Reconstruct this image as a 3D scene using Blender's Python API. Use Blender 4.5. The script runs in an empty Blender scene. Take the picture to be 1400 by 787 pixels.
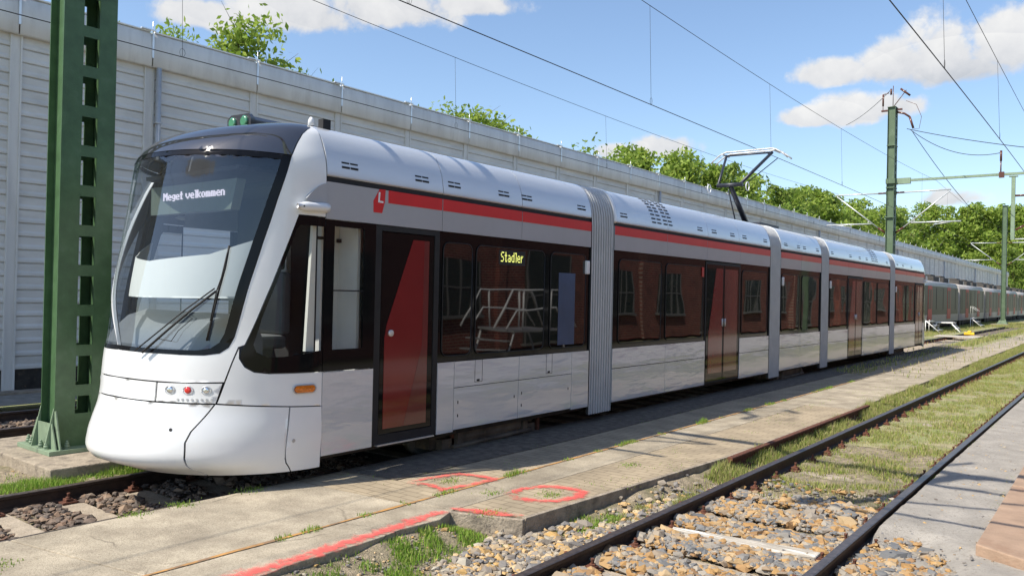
import bpy, math, random
import numpy as np
from mathutils import Vector, Matrix, noise as mnoise
from mathutils.geometry import delaunay_2d_cdt
random.seed(7); rng=np.random.default_rng(7)
scene=bpy.context.scene; COL=scene.collection
R=math.radians
# ------------------------------------------------------------------ materials
MATS={}
def newmat(name):
    m=bpy.data.materials.new(name); m.use_nodes=True
    nt=m.node_tree; nt.nodes.clear()
    out=nt.nodes.new('ShaderNodeOutputMaterial'); MATS[name]=m
    return m,nt,out
def N(nt,t,**k):
    n=nt.nodes.new(t)
    for a,b in k.items():
        if a=='inp':
            for x,y in b.items(): n.inputs[x].default_value=y
        else: setattr(n,a,b)
    return n
def ramp(nt,stops):
    n=nt.nodes.new('ShaderNodeValToRGB'); e=n.color_ramp.elements
    while len(e)<len(stops): e.new(0.5)
    for i,(p,c) in enumerate(stops):
        e[i].position=p; e[i].color=(c if len(c)==4 else tuple(c)+(1,))
    return n
def paint(name,col,rough=.35,metal=0,coat=0,var=.06,vs=3.0,bump=0,bs=30,spec=.5,ior=1.5,dirt=None,dirts=6.0,dirtlo=.55,dirthi=.75,stretch=(1,1,1),rnd=False):
    """general painted / mineral surface: base colour with noise variation, optional stains and bump"""
    m,nt,out=newmat(name); L=nt.links.new
    p=N(nt,'ShaderNodeBsdfPrincipled'); L(p.outputs[0],out.inputs[0])
    tc=N(nt,'ShaderNodeTexCoord'); mp=N(nt,'ShaderNodeMapping'); mp.inputs['Scale'].default_value=stretch
    if rnd:
        oi=N(nt,'ShaderNodeObjectInfo'); ml=N(nt,'ShaderNodeMath',operation='MULTIPLY'); L(oi.outputs['Random'],ml.inputs[0]); ml.inputs[1].default_value=60.0
        va=N(nt,'ShaderNodeVectorMath',operation='ADD'); L(tc.outputs['Object'],va.inputs[0]); L(ml.outputs[0],va.inputs[1]); L(va.outputs[0],mp.inputs[0])
    else: L(tc.outputs['Object'],mp.inputs[0])
    nz=N(nt,'ShaderNodeTexNoise',inp={'Scale':vs,'Detail':6.0,'Roughness':.6}); L(mp.outputs[0],nz.inputs['Vector'])
    lo=tuple(max(0,c*(1-var*2)) for c in col); hi=tuple(min(1,c*(1+var*2)) for c in col)
    rp=ramp(nt,[(.3,lo),(.7,hi)]); L(nz.outputs[0],rp.inputs[0]); cur=rp.outputs[0]
    if dirt:
        n2=N(nt,'ShaderNodeTexNoise',inp={'Scale':dirts,'Detail':8.0,'Roughness':.65}); L(mp.outputs[0],n2.inputs['Vector'])
        r2=ramp(nt,[(dirtlo,(0,0,0)),(dirthi,(1,1,1))]); L(n2.outputs[0],r2.inputs[0])
        mx=N(nt,'ShaderNodeMix',data_type='RGBA'); L(r2.outputs[0],mx.inputs[0]); L(cur,mx.inputs[6]); mx.inputs[7].default_value=tuple(dirt)+(1,)
        cur=mx.outputs[2]
    L(cur,p.inputs['Base Color'])
    p.inputs['Roughness'].default_value=rough; p.inputs['Metallic'].default_value=metal
    p.inputs['IOR'].default_value=ior
    p.inputs['Coat Weight'].default_value=coat; p.inputs['Coat Roughness'].default_value=.04
    if bump:
        n3=N(nt,'ShaderNodeTexNoise',inp={'Scale':bs,'Detail':5.0}); L(mp.outputs[0],n3.inputs['Vector'])
        b=N(nt,'ShaderNodeBump',inp={'Strength':bump,'Distance':.02}); L(n3.outputs[0],b.inputs['Height']); L(b.outputs[0],p.inputs['Normal'])
        if coat: L(b.outputs[0],p.inputs['Coat Normal'])
    return m
def speckle(m):
    nt=m.node_tree; L=nt.links.new; p=nt.nodes['Principled BSDF']; src=p.inputs['Base Color'].links[0].from_socket
    tc=N(nt,'ShaderNodeTexCoord'); nz=N(nt,'ShaderNodeTexNoise',inp={'Scale':55.0,'Detail':8.0,'Roughness':.75}); L(tc.outputs['Object'],nz.inputs['Vector'])
    r=ramp(nt,[(.36,(.62,.60,.56)),(.5,(1,1,1)),(.66,(1.12,1.1,1.08))]); L(nz.outputs[0],r.inputs[0])
    c=N(nt,'ShaderNodeMix',data_type='RGBA',blend_type='MULTIPLY'); c.inputs[0].default_value=1; L(src,c.inputs[6]); L(r.outputs[0],c.inputs[7]); L(c.outputs[2],p.inputs['Base Color'])
def cracks(m):
    nt=m.node_tree; L=nt.links.new; p=nt.nodes['Principled BSDF']; src=p.inputs['Base Color'].links[0].from_socket
    tc=N(nt,'ShaderNodeTexCoord'); nz=N(nt,'ShaderNodeTexNoise',inp={'Scale':2.5,'Detail':6.0}); L(tc.outputs['Object'],nz.inputs['Vector'])
    mx=N(nt,'ShaderNodeMix',data_type='VECTOR'); mx.inputs[0].default_value=.22; L(tc.outputs['Object'],mx.inputs[4]); L(nz.outputs['Color'],mx.inputs[5])
    vo=N(nt,'ShaderNodeTexVoronoi',feature='DISTANCE_TO_EDGE',inp={'Scale':.75}); L(mx.outputs[1],vo.inputs['Vector'])
    r1=ramp(nt,[(.0,(1,1,1)),(.006,(0,0,0))]); L(vo.outputs['Distance'],r1.inputs[0])
    n2=N(nt,'ShaderNodeTexNoise',inp={'Scale':.9,'Detail':2.0}); L(tc.outputs['Object'],n2.inputs['Vector'])
    r2=ramp(nt,[(.48,(0,0,0)),(.56,(.8,.8,.8))]); L(n2.outputs[0],r2.inputs[0])
    mu=N(nt,'ShaderNodeMath',operation='MULTIPLY'); L(r1.outputs[0],mu.inputs[0]); L(r2.outputs[0],mu.inputs[1])
    c=N(nt,'ShaderNodeMix',data_type='RGBA'); L(mu.outputs[0],c.inputs[0]); L(src,c.inputs[6]); c.inputs[7].default_value=(.07,.055,.04,1); L(c.outputs[2],p.inputs['Base Color'])
WHITE=paint('body_white',(.78,.79,.80),.28,coat=.6,var=.01,bump=.10,bs=1.2)
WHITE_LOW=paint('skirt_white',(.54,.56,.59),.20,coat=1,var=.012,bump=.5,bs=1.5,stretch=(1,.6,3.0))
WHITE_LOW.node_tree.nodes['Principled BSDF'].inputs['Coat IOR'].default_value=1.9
GREYP=paint('band_grey',(.38,.395,.42),.3,coat=.5,var=.02,bump=.1,bs=1.5)
SILVER=paint('fairing_silver',(.66,.68,.71),.26,metal=.25,coat=.7,var=.02,bump=.14,bs=1.6,stretch=(1,.4,2))
RED=paint('stripe_red',(.62,.018,.022),.3,coat=.7,var=.03)
BLACKG=paint('black_gloss',(.006,.006,.007),.06,var=0,ior=1.3)
BLACK=paint('rubber_black',(.012,.012,.013),.7,var=.2)
DARK=paint('underframe_dark',(.03,.026,.022),.8,var=.3,dirt=(.10,.07,.045),dirts=9)
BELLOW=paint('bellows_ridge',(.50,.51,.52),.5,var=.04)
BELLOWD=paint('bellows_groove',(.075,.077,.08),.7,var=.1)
GREEN=paint('mast_green',(.060,.122,.054),.42,var=.10,vs=5,bump=.12,bs=40,dirt=(.09,.14,.085),dirts=5,dirtlo=.56,dirthi=.8)
GREEN_L=paint('mast_green_pale',(.20,.27,.18),.55,var=.08,dirt=(.11,.14,.10),dirts=9)
GALV=paint('galvanised_steel',(.50,.50,.50),.45,metal=.35,var=.08,vs=6,dirt=(.34,.34,.33))
CLAD=paint('cladding_grey',(.66,.645,.615),.55,var=.05,vs=1.5,dirt=(.50,.485,.45),dirts=2.2,dirtlo=.5,dirthi=.85,bump=.15,bs=4,stretch=(1,.5,1.6),rnd=True)
CAP=paint('parapet_grey',(.68,.665,.635),.5,var=.06,vs=1.2,dirt=(.50,.48,.45),dirts=3,dirtlo=.5,dirthi=.85,stretch=(1,1.2,.25),bump=.25,bs=1.3,rnd=True)
COPING=paint('coping_white',(.8,.8,.78),.4,var=.02)
ALU=paint('aluminium',(.72,.73,.74),.35,metal=.7,var=.05)
TUBEW=paint('arm_tube_pale',(.62,.64,.64),.4,metal=.3,var=.05)
PANTO=paint('pantograph_steel',(.035,.038,.05),.4,metal=.3,var=.1)
WIRE=paint('wire_dark',(.03,.028,.028),.5,metal=.5,var=.1)
INSUL=paint('insulator_brown',(.10,.035,.02),.25,var=.1)
CONC=paint('slab_concrete',(.40,.345,.26),.9,var=.16,vs=1.1,bump=.45,bs=110,dirt=(.20,.165,.12),dirts=2.6,dirtlo=.42,dirthi=.78)
speckle(CONC)
cracks(CONC)
CONC2=paint('slab_edge_concrete',(.30,.25,.19),.95,var=.14,vs=7,bump=.6,bs=40,dirt=(.12,.10,.08),dirts=6,dirtlo=.5,dirthi=.7)
SLEEP=paint('sleeper_concrete',(.34,.285,.22),.9,var=.12,vs=8,bump=.5,bs=60,dirt=(.20,.15,.10),dirts=9)
TIMBER=paint('timber_grey',(.40,.36,.30),.9,var=.15,vs=9,bump=.5,bs=30,dirt=(.75,.73,.68),dirts=3,dirtlo=.52,dirthi=.62,stretch=(.4,3,3))
BROWN=paint('board_brown',(.33,.225,.155),.85,var=.09,vs=4,bump=.35,bs=60,dirt=(.25,.145,.09),dirts=3)
BROWNE=paint('board_edge',(.20,.075,.045),.9,var=.15,vs=9)
RUST=paint('rust',(.11,.040,.022),.85,var=.25,vs=30,bump=.4,bs=80,dirt=(.05,.02,.013),dirts=20)
RAILSIDE=paint('rail_side_rust',(.038,.022,.015),.7,var=.2,vs=14,bump=.2,bs=50,dirt=(.075,.038,.022),dirts=8)
RAILTOP=paint('rail_top_worn',(.13,.105,.095),.35,metal=.6,var=.2,vs=20)
ORANGE=paint('edge_strip_ochre',(.42,.22,.07),.8,var=.15,vs=12,dirt=(.22,.14,.08),dirts=5,dirtlo=.45,dirthi=.6)
SOIL=paint('soil_dry',(.27,.22,.15),.95,var=.25,vs=14,bump=1,bs=70,dirt=(.16,.145,.075),dirts=2.5,dirtlo=.45,dirthi=.65)
SOILG=paint('soil_grassy',(.28,.245,.14),.95,var=.2,vs=5,bump=.9,bs=30,dirt=(.20,.235,.075),dirts=1.6,dirtlo=.42,dirthi=.62)
SHADESTRIP=paint('painted_shade_strip',(.12,.10,.08),.95,var=.25,vs=9,bump=.9,bs=60,dirt=(.07,.06,.045),dirts=4)  # dark ground colour standing in for the tram's shade
BED=paint('ballast_bed_far',(.15,.12,.095),.95,var=.3,vs=35,bump=1,bs=60,dirt=(.09,.085,.04),dirts=3)
GRAVEL=paint('path_gravel',(.37,.34,.30),.95,var=.10,vs=3,bump=.8,bs=160,dirt=(.25,.225,.19),dirts=30,dirtlo=.52,dirthi=.68)
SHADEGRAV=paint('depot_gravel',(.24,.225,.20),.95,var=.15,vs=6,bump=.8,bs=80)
CURTAIN=paint('blind_white',(.80,.80,.74),.7,var=.01)
CONSOLE=paint('console_grey',(.16,.17,.18),.6,var=.06)
CABDARK=paint('cab_lining_dark',(.035,.035,.038),.7,var=.1)
CABWALL=paint('cab_wall_pale',(.80,.79,.76),.6,var=.03)
DISP=paint('display_panel',(.14,.17,.14),.3,var=.05)
REFL=paint('headlamp_chrome',(.75,.76,.78),.12,metal=.9,var=.02)
LRED=paint('lamp_red',(.65,.02,.015),.15,coat=1,var=.02)
LAMB=paint('lamp_amber',(.65,.17,.01),.2,coat=1,var=.2,vs=60)
LGREEN=paint('lamp_green',(.06,.24,.13),.2,coat=1,var=.1)
DOORRED=paint('door_red_film',(.17,.010,.014),.12,coat=.3,var=.03)
DOORRED2=paint('door_red_film_pale',(.13,.022,.024),.12,coat=.4,var=.03)
BLUEP=paint('panel_blue',(.035,.06,.13),.5,var=.15,vs=2)
TRAINGREY=paint('train_silver',(.46,.43,.40),.5,metal=.1,var=.08,coat=.4)
TRAINRED=paint('train_red',(.45,.03,.02),.5,var=.05)
TRAINGLASS=paint('train_glass',(.012,.016,.012),.42,var=0,ior=1.5)
BARK=paint('bark',(.14,.105,.075),.9,var=.2,vs=5)
YELLOW=paint('yellow_plastic',(.75,.48,.02),.5,var=.05)
PLASTER=paint('window_pale',(.17,.17,.165),.5,var=.03)
WINDK=paint('window_dark',(.03,.045,.04),.15,var=.1)
ROOF=paint('roof_dark',(.06,.055,.05),.8,var=.1)
HOOD=paint('mirror_housing',(.72,.73,.75),.3,coat=.5,var=.01)

def cracks_done(): pass
def glass(name,tint,ior,wave=0.0):
    m,nt,out=newmat(name); L=nt.links.new
    tr=N(nt,'ShaderNodeBsdfTransparent'); tr.inputs[0].default_value=tuple(tint)+(1,)
    gl=N(nt,'ShaderNodeBsdfGlossy'); gl.inputs['Roughness'].default_value=.015; gl.inputs[0].default_value=(.95,.97,1,1)
    fr=N(nt,'ShaderNodeFresnel'); gm=N(nt,'ShaderNodeNewGeometry')
    io=N(nt,'ShaderNodeMix'); L(gm.outputs['Backfacing'],io.inputs[0]); io.inputs[2].default_value=ior; io.inputs[3].default_value=1/ior; L(io.outputs[0],fr.inputs[0])
    mx=N(nt,'ShaderNodeMixShader'); L(fr.outputs[0],mx.inputs[0]); L(tr.outputs[0],mx.inputs[1]); L(gl.outputs[0],mx.inputs[2]); L(mx.outputs[0],out.inputs[0])
    if wave:
        tc=N(nt,'ShaderNodeTexCoord'); nz=N(nt,'ShaderNodeTexNoise',inp={'Scale':.8,'Detail':1.0}); L(tc.outputs['Object'],nz.inputs['Vector'])
        b=N(nt,'ShaderNodeBump',inp={'Strength':wave,'Distance':.02}); L(nz.outputs[0],b.inputs['Height']); L(b.outputs[0],gl.inputs['Normal']); L(b.outputs[0],fr.inputs['Normal'])
    return m
SCREEN=glass('windscreen_glass',(.76,.80,.83),1.85)
CABGLASS=glass('cab_side_glass',(.86,.86,.85),1.34)
def saloon_glass():
    m,nt,out=newmat('tinted_window_glass'); L=nt.links.new
    p=N(nt,'ShaderNodeBsdfPrincipled'); p.inputs['Base Color'].default_value=(.008,.006,.006,1)
    p.inputs['Roughness'].default_value=.02; p.inputs['IOR'].default_value=1.62
    tc=N(nt,'ShaderNodeTexCoord'); nz=N(nt,'ShaderNodeTexNoise',inp={'Scale':.9,'Detail':1.0}); L(tc.outputs['Object'],nz.inputs['Vector'])
    b=N(nt,'ShaderNodeBump',inp={'Strength':.26,'Distance':.02}); L(nz.outputs[0],b.inputs['Height']); L(b.outputs[0],p.inputs['Normal'])
    L(p.outputs[0],out.inputs[0]); return m
SALOON=saloon_glass()
TRAINGLASS.node_tree.nodes['Principled BSDF'].inputs['Specular IOR Level'].default_value=.22
TRAINGREY.node_tree.nodes['Principled BSDF'].inputs['Coat Weight'].default_value=.15
GREEN_F=paint('mast_green_hazed',(.085,.135,.075),.6,var=.08,dirt=(.13,.17,.12),dirts=3)  # far masts: haze mixed into the colour as a paler, greyer green
def emit(name,col,s):
    m,nt,out=newmat(name); e=N(nt,'ShaderNodeEmission'); e.inputs[0].default_value=tuple(col)+(1,); e.inputs[1].default_value=s
    nt.links.new(e.outputs[0],out.inputs[0]); return m
LEDW=emit('led_white',(.95,.87,1),.8); LEDY=emit('led_yellow',(.95,1,.25),.9)
def island(name,stops,rough=.85,scale=None,trans=0,bump=0):
    m,nt,out=newmat(name); L=nt.links.new
    g=N(nt,'ShaderNodeNewGeometry'); rp=ramp(nt,stops); L(g.outputs['Random Per Island'],rp.inputs[0])
    p=N(nt,'ShaderNodeBsdfPrincipled'); p.inputs['Roughness'].default_value=rough; L(rp.outputs[0],p.inputs['Base Color'])
    p.inputs['Specular IOR Level'].default_value=.25
    cur=p.outputs[0]
    if bump:
        tc=N(nt,'ShaderNodeTexCoord'); nz=N(nt,'ShaderNodeTexNoise',inp={'Scale':60.0,'Detail':4.0}); L(tc.outputs['Object'],nz.inputs['Vector'])
        b=N(nt,'ShaderNodeBump',inp={'Strength':bump,'Distance':.01}); L(nz.outputs[0],b.inputs['Height']); L(b.outputs[0],p.inputs['Normal'])
    if trans:
        t=N(nt,'ShaderNodeBsdfTranslucent'); L(rp.outputs[0],t.inputs[0])
        mx=N(nt,'ShaderNodeMixShader'); mx.inputs[0].default_value=trans; L(cur,mx.inputs[1]); L(t.outputs[0],mx.inputs[2]); cur=mx.outputs[0]
    L(cur,out.inputs[0]); return m
STONE=island('ballast_stone',[(0,(.40,.25,.105)),(.16,(.33,.19,.075)),(.28,(.42,.30,.165)),(.38,(.27,.23,.185)),(.50,(.18,.178,.175)),(.62,(.12,.125,.132)),(.72,(.33,.29,.235)),(.84,(.22,.20,.175)),(.93,(.36,.22,.095)),(1,(.22,.125,.07))],.85,bump=.3)
STONEG=island('ballast_stone_grey',[(0,(.30,.25,.19)),(.2,(.17,.165,.165)),(.36,(.22,.20,.18)),(.5,(.46,.29,.11)),(.64,(.50,.36,.20)),(.76,(.36,.33,.27)),(.88,(.24,.18,.12)),(1,(.12,.12,.125))],.85,bump=.3)
STONEB=island('ballast_stone_brown',[(0,(.16,.12,.095)),(.3,(.10,.085,.075)),(.5,(.21,.165,.13)),(.7,(.14,.10,.075)),(.9,(.28,.20,.14)),(1,(.12,.07,.05))],.9,bump=.3)
GRASSM=island('grass_blade',[(0,(.22,.31,.055)),(.3,(.31,.36,.09)),(.5,(.40,.39,.14)),(.72,(.50,.43,.22)),(.85,(.33,.27,.15)),(1,(.22,.32,.06))],.6,trans=.3)
WEED=island('weed_blade',[(0,(.16,.30,.035)),(.5,(.24,.39,.055)),(.8,(.34,.42,.10)),(1,(.32,.30,.13))],.6,trans=.3)
LEAF=island('leaf_green',[(0,(.18,.28,.035)),(.35,(.27,.38,.06)),(.7,(.36,.44,.09)),(1,(.13,.21,.04))],.55,trans=.45)
LEAF2=island('leaf_green_dark',[(0,(.13,.22,.035)),(.4,(.20,.30,.05)),(.75,(.28,.35,.08)),(1,(.10,.16,.035))],.55,trans=.45)
def brickmat(name,c1,c2,mort,scale,bw=.25,rh=.075,ms=.012,rot=None,rough=.9):
    m,nt,out=newmat(name); L=nt.links.new
    p=N(nt,'ShaderNodeBsdfPrincipled'); p.inputs['Roughness'].default_value=rough
    tc=N(nt,'ShaderNodeTexCoord'); mp=N(nt,'ShaderNodeMapping')
    if rot:
        sx=N(nt,'ShaderNodeSeparateXYZ'); cb=N(nt,'ShaderNodeCombineXYZ'); L(tc.outputs['Object'],sx.inputs[0]); L(sx.outputs[1],cb.inputs[0]); L(sx.outputs[2],cb.inputs[1]); L(cb.outputs[0],mp.inputs[0])
    else: L(tc.outputs['Object'],mp.inputs[0])
    b=N(nt,'ShaderNodeTexBrick',inp={'Scale':scale,'Mortar Size':ms,'Brick Width':bw,'Row Height':rh,'Color1':c1+(1,),'Color2':c2+(1,),'Mortar':mort+(1,)})
    L(mp.outputs[0],b.inputs['Vector'])
    nz=N(nt,'ShaderNodeTexNoise',inp={'Scale':2.0,'Detail':6.0}); L(tc.outputs['Object'],nz.inputs['Vector'])
    rp=ramp(nt,[(.3,(.7,.7,.7)),(.7,(1.15,1.15,1.15))]); L(nz.outputs[0],rp.inputs[0])
    mx=N(nt,'ShaderNodeMix',data_type='RGBA',blend_type='MULTIPLY'); mx.inputs[0].default_value=1; L(b.outputs[0],mx.inputs[6]); L(rp.outputs[0],mx.inputs[7]); L(mx.outputs[2],p.inputs[0])
    bp=N(nt,'ShaderNodeBump',inp={'Strength':.5,'Distance':.01}); L(b.outputs['Fac'],bp.inputs['Height']); bp.invert=True; L(bp.outputs[0],p.inputs['Normal'])
    L(p.outputs[0],out.inputs[0]); return m
BRICK=brickmat('red_brick',(.23,.046,.030),(.15,.030,.022),(.27,.20,.16),1.0,bw=.30,rh=.105,ms=.014,rot=(R(90),0,R(90)))
PAVER=brickmat('small_pavers',(.37,.30,.205),(.335,.27,.185),(.245,.195,.13),1.0,bw=.22,rh=.11,ms=.008)
def spraymat(name='red_spray'):
    m,nt,out=newmat(name); L=nt.links.new
    d=N(nt,'ShaderNodeBsdfPrincipled'); d.inputs[0].default_value=(.78,.10,.09,1); d.inputs['Roughness'].default_value=.85
    tr=N(nt,'ShaderNodeBsdfTransparent'); at=N(nt,'ShaderNodeAttribute'); at.attribute_name='fade'
    tc=N(nt,'ShaderNodeTexCoord'); nz=N(nt,'ShaderNodeTexNoise',inp={'Scale':11.0,'Detail':12.0,'Roughness':.82}); L(tc.outputs['Object'],nz.inputs['Vector'])
    ad=N(nt,'ShaderNodeMath',operation='MULTIPLY_ADD'); L(nz.outputs[0],ad.inputs[0]); ad.inputs[1].default_value=4.6; ad.inputs[2].default_value=-2.75
    a2=N(nt,'ShaderNodeMath',operation='MULTIPLY_ADD'); L(at.outputs['Fac'],a2.inputs[0]); a2.inputs[1].default_value=1.35; L(ad.outputs[0],a2.inputs[2])
    cl=N(nt,'ShaderNodeClamp'); L(a2.outputs[0],cl.inputs[0]); cl.inputs['Max'].default_value=.72
    mx=N(nt,'ShaderNodeMixShader'); L(cl.outputs[0],mx.inputs[0]); L(tr.outputs[0],mx.inputs[1]); L(d.outputs[0],mx.inputs[2]); L(mx.outputs[0],out.inputs[0]); return m
SPRAY=spraymat()

# ------------------------------------------------------------------ mesh helpers
def origin(p):
    o=Vector((0,0,0))
    while p is not None: o+=p.location; p=p.parent
    return o
class MB:
    def __init__(s): s.v=[];s.f=[];s.m=[];s.s=[]
    def add(s,vs,fs,mi=0,sm=False):
        b=len(s.v); s.v+= [tuple(v) for v in vs]; s.f+=[tuple(i+b for i in f) for f in fs]; s.m+=[mi]*len(fs); s.s+=[sm]*len(fs); return s
    def box(s,x0,x1,y0,y1,z0,z1,mi=0):
        x0,x1=sorted((x0,x1));y0,y1=sorted((y0,y1));z0,z1=sorted((z0,z1))
        vs=[(x0,y0,z0),(x1,y0,z0),(x1,y1,z0),(x0,y1,z0),(x0,y0,z1),(x1,y0,z1),(x1,y1,z1),(x0,y1,z1)]
        return s.add(vs,[(0,3,2,1),(4,5,6,7),(0,1,5,4),(1,2,6,5),(2,3,7,6),(3,0,4,7)],mi)
    def prism(s,poly,axis,a,b,mi=0):
        """poly of 2D points extruded along axis (x,y,z) from a to b; 2D coords are the other two axes in order"""
        def P(q,t):
            if axis=='x': return (t,q[0],q[1])
            if axis=='y': return (q[0],t,q[1])
            return (q[0],q[1],t)
        n=len(poly); area=sum(poly[i][0]*poly[(i+1)%n][1]-poly[(i+1)%n][0]*poly[i][1] for i in range(n))
        pl=list(poly) if area>0 else list(poly)[::-1]
        vs=[P(q,a) for q in pl]+[P(q,b) for q in pl]
        f=[tuple(range(n))[::-1],tuple(range(n,2*n))]+[(i,(i+1)%n,n+(i+1)%n,n+i) for i in range(n)]
        if (axis=='y')!=(b<a): f=[t[::-1] for t in f]
        return s.add(vs,f,mi)
    def tube(s,pts,r,n=8,mi=0,cap=True):
        pts=[Vector(p) for p in pts]; k=len(pts); rr=r if isinstance(r,(list,tuple)) else [r]*k
        base=len(s.v); up=None; ring=[]
        for i,p in enumerate(pts):
            d=(pts[min(i+1,k-1)]-pts[max(i-1,0)]).normalized()
            if up is None:
                up=d.orthogonal().normalized()
            else:
                up=(up-d*up.dot(d)); up=up.normalized() if up.length>1e-6 else d.orthogonal().normalized()
            w=d.cross(up)
            for j in range(n):
                a=2*math.pi*j/n; s.v.append(tuple(p+(up*math.cos(a)+w*math.sin(a))*rr[i]))
        for i in range(k-1):
            for j in range(n):
                a=base+i*n+j; b=base+i*n+(j+1)%n
                s.f.append((a,b,b+n,a+n)); s.m.append(mi); s.s.append(n>4)
        if cap:
            s.f.append(tuple(base+j for j in range(n))[::-1]); s.m.append(mi); s.s.append(False)
            s.f.append(tuple(base+(k-1)*n+j for j in range(n))); s.m.append(mi); s.s.append(False)
        return s
    def build(s,name,mats,parent=None,bevel=0,kind=None,label=None):
        me=bpy.data.meshes.new(name); o0=origin(parent) if parent else Vector((0,0,0))
        v=np.array(s.v,dtype=float)-np.array(o0)
        me.from_pydata(v.tolist(),[],s.f)
        if not isinstance(mats,(list,tuple)): mats=[mats]
        for m in mats: me.materials.append(m)
        me.polygons.foreach_set('material_index',s.m); me.polygons.foreach_set('use_smooth',s.s); me.update()
        o=bpy.data.objects.new(name,me); COL.objects.link(o)
        if parent: o.parent=parent
        if bevel:
            b=o.modifiers.new('bevel','BEVEL'); b.width=bevel; b.segments=2; b.limit_method='ANGLE'; b.angle_limit=R(50)
        if kind: o['kind']=kind
        if label: o['label']=label
        return o
def tag(o,label,cat,group=None,kind=None):
    o['label']=label; o['category']=cat
    if group: o['group']=group
    if kind: o['kind']=kind
    return o
def thing(name,label,cat,loc,group=None):
    o=bpy.data.objects.new(name,None); COL.objects.link(o); o.location=loc; o.empty_display_size=.2
    return tag(o,label,cat,group)
def dup(root,off=(0,0,0),label=None,rotz=None,scale=None,parent=None):
    c=root.copy(); COL.objects.link(c)
    if parent is not None: c.parent=parent
    else:
        c.location=Vector(root.location)+Vector(off)
        if rotz is not None: c.rotation_euler=(0,0,rotz)
        if scale is not None: c.scale=scale
    if label: c['label']=label
    for ch in root.children: dup(ch,parent=c)
    return c
def boxobj(name,mat,parent,*a,bevel=0,**k): return MB().box(*a).build(name,mat,parent,bevel=bevel,**k)

# ------------------------------------------------------------------ camera
cam=bpy.data.cameras.new('camera'); co=bpy.data.objects.new('camera',cam); COL.objects.link(co)
M=Matrix(((0.79114971,-0.0140574,0.61146098),(0.61122682,-0.0177851,-0.79125562),(0.0219979,0.99974301,-0.00547842)))
co.matrix_world=Matrix.Translation((6.34517,0,1.92793))@M.to_4x4()
cam.sensor_width=36; cam.lens=36*1090/1400; cam.clip_end=6000; cam.clip_start=.05
scene.camera=co
CAMP=Vector((6.34517,0,1.92793))
# ------------------------------------------------------------------ light & sky
sdir=Vector((-.37,-.745,1)).normalized()
sun=bpy.data.lights.new('sun','SUN'); sun.energy=5.0; sun.angle=R(.53); sun.color=(1,.93,.81)
so=bpy.data.objects.new('sun',sun); COL.objects.link(so); so.rotation_euler=sdir.to_track_quat('Z','Y').to_euler(); so.location=(-20,-40,60)
W=bpy.data.worlds.new('World'); scene.world=W; W.use_nodes=True; nt=W.node_tree; nt.nodes.clear(); L=nt.links.new
wo=nt.nodes.new('ShaderNodeOutputWorld'); bg=nt.nodes.new('ShaderNodeBackground'); bgc=nt.nodes.new('ShaderNodeBackground')
sky=nt.nodes.new('ShaderNodeTexSky'); sky.sky_type='NISHITA'; sky.sun_disc=False
sky.sun_elevation=math.asin(sdir.z); sky.sun_rotation=math.atan2(sdir.x,sdir.y)
sky.air_density=1.0; sky.dust_density=.7; sky.ozone_density=2.2; sky.altitude=50
L(sky.outputs[0],bg.inputs[0]); bg.inputs[1].default_value=.148
tc=nt.nodes.new('ShaderNodeTexCoord')
nz=N(nt,'ShaderNodeTexNoise',inp={'Scale':13.0,'Detail':9.0,'Roughness':.60,'Distortion':.1})
nz2=N(nt,'ShaderNodeTexNoise',inp={'Scale':34.0,'Detail':6.0,'Roughness':.6})
L(tc.outputs['Generated'],nz.inputs['Vector']); L(tc.outputs['Generated'],nz2.inputs['Vector'])
def mth(op,a,b=None,c=None):
    n=N(nt,'ShaderNodeMath',operation=op)
    for i,x in enumerate((a,b,c)):
        if x is None: continue
        if isinstance(x,(int,float)): n.inputs[i].default_value=x
        else: L(x,n.inputs[i])
    return n.outputs[0]
clouds=[((-.200,.944,.258),.060,.036),((-.160,.952,.266),.060,.050),((-.105,.958,.262),.065,.050),((-.265,.930,.254),.050,.022),((-.145,.955,.245),.08,.028),((-.250,.944,.212),.050,.024),((-.290,.934,.208),.045,.016),((-.210,.95,.214),.040,.018),
 ((-.765,.568,.315),.10,.036),((-.700,.645,.330),.11,.040),((-.820,.49,.30),.07,.024),((-.625,.715,.340),.06,.022),
 ((-.454,.872,.178),.060,.020),((-.50,.85,.175),.035,.014),((-.162,.98,.112),.042,.016),((-.06,.985,.2),.012,.008),
 ((.35,-.75,.55),.22,.09),((.75,.30,.40),.25,.08),((-.2,-.9,.35),.25,.07)]
acc=None; shade=None
for c,sa,sb in clouds:
    d=Vector(c).normalized(); t=Vector((-d.y,d.x,0)).normalized(); u=d.cross(t); u=u if u.z>0 else -u
    def dotn(v,k):
        n=N(nt,'ShaderNodeVectorMath',operation='DOT_PRODUCT'); L(tc.outputs['Generated'],n.inputs[0]); n.inputs[1].default_value=tuple(v*k); return n.outputs['Value']
    a=dotn(t,1/sa); b0=dotn(u,1/sb); fw=dotn(d,1)
    bb=mth('MAXIMUM',b0,mth('MULTIPLY',b0,-1.7 if False else 1.0))
    b1=mth('MAXIMUM',b0,mth('MULTIPLY',b0,1.55))       # flatter underside
    b1=mth('MINIMUM',b0,mth('MULTIPLY',b0,1.6))
    d2=mth('ADD',mth('MULTIPLY',a,a),mth('MULTIPLY',b1,b1))
    m=mth('SUBTRACT',1.0,mth('SQRT',d2)); g_=mth('GREATER_THAN',fw,.3); m=mth('ADD',mth('MULTIPLY',m,g_),mth('MULTIPLY',mth('SUBTRACT',g_,1.0),3.0)); m=mth('MAXIMUM',m,-1.5)
    sh=mth('MULTIPLY',b0,mth('GREATER_THAN',m,-.3))
    acc=m if acc is None else mth('MAXIMUM',acc,m)
    shade=sh if shade is None else mth('ADD',shade,sh)
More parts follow.
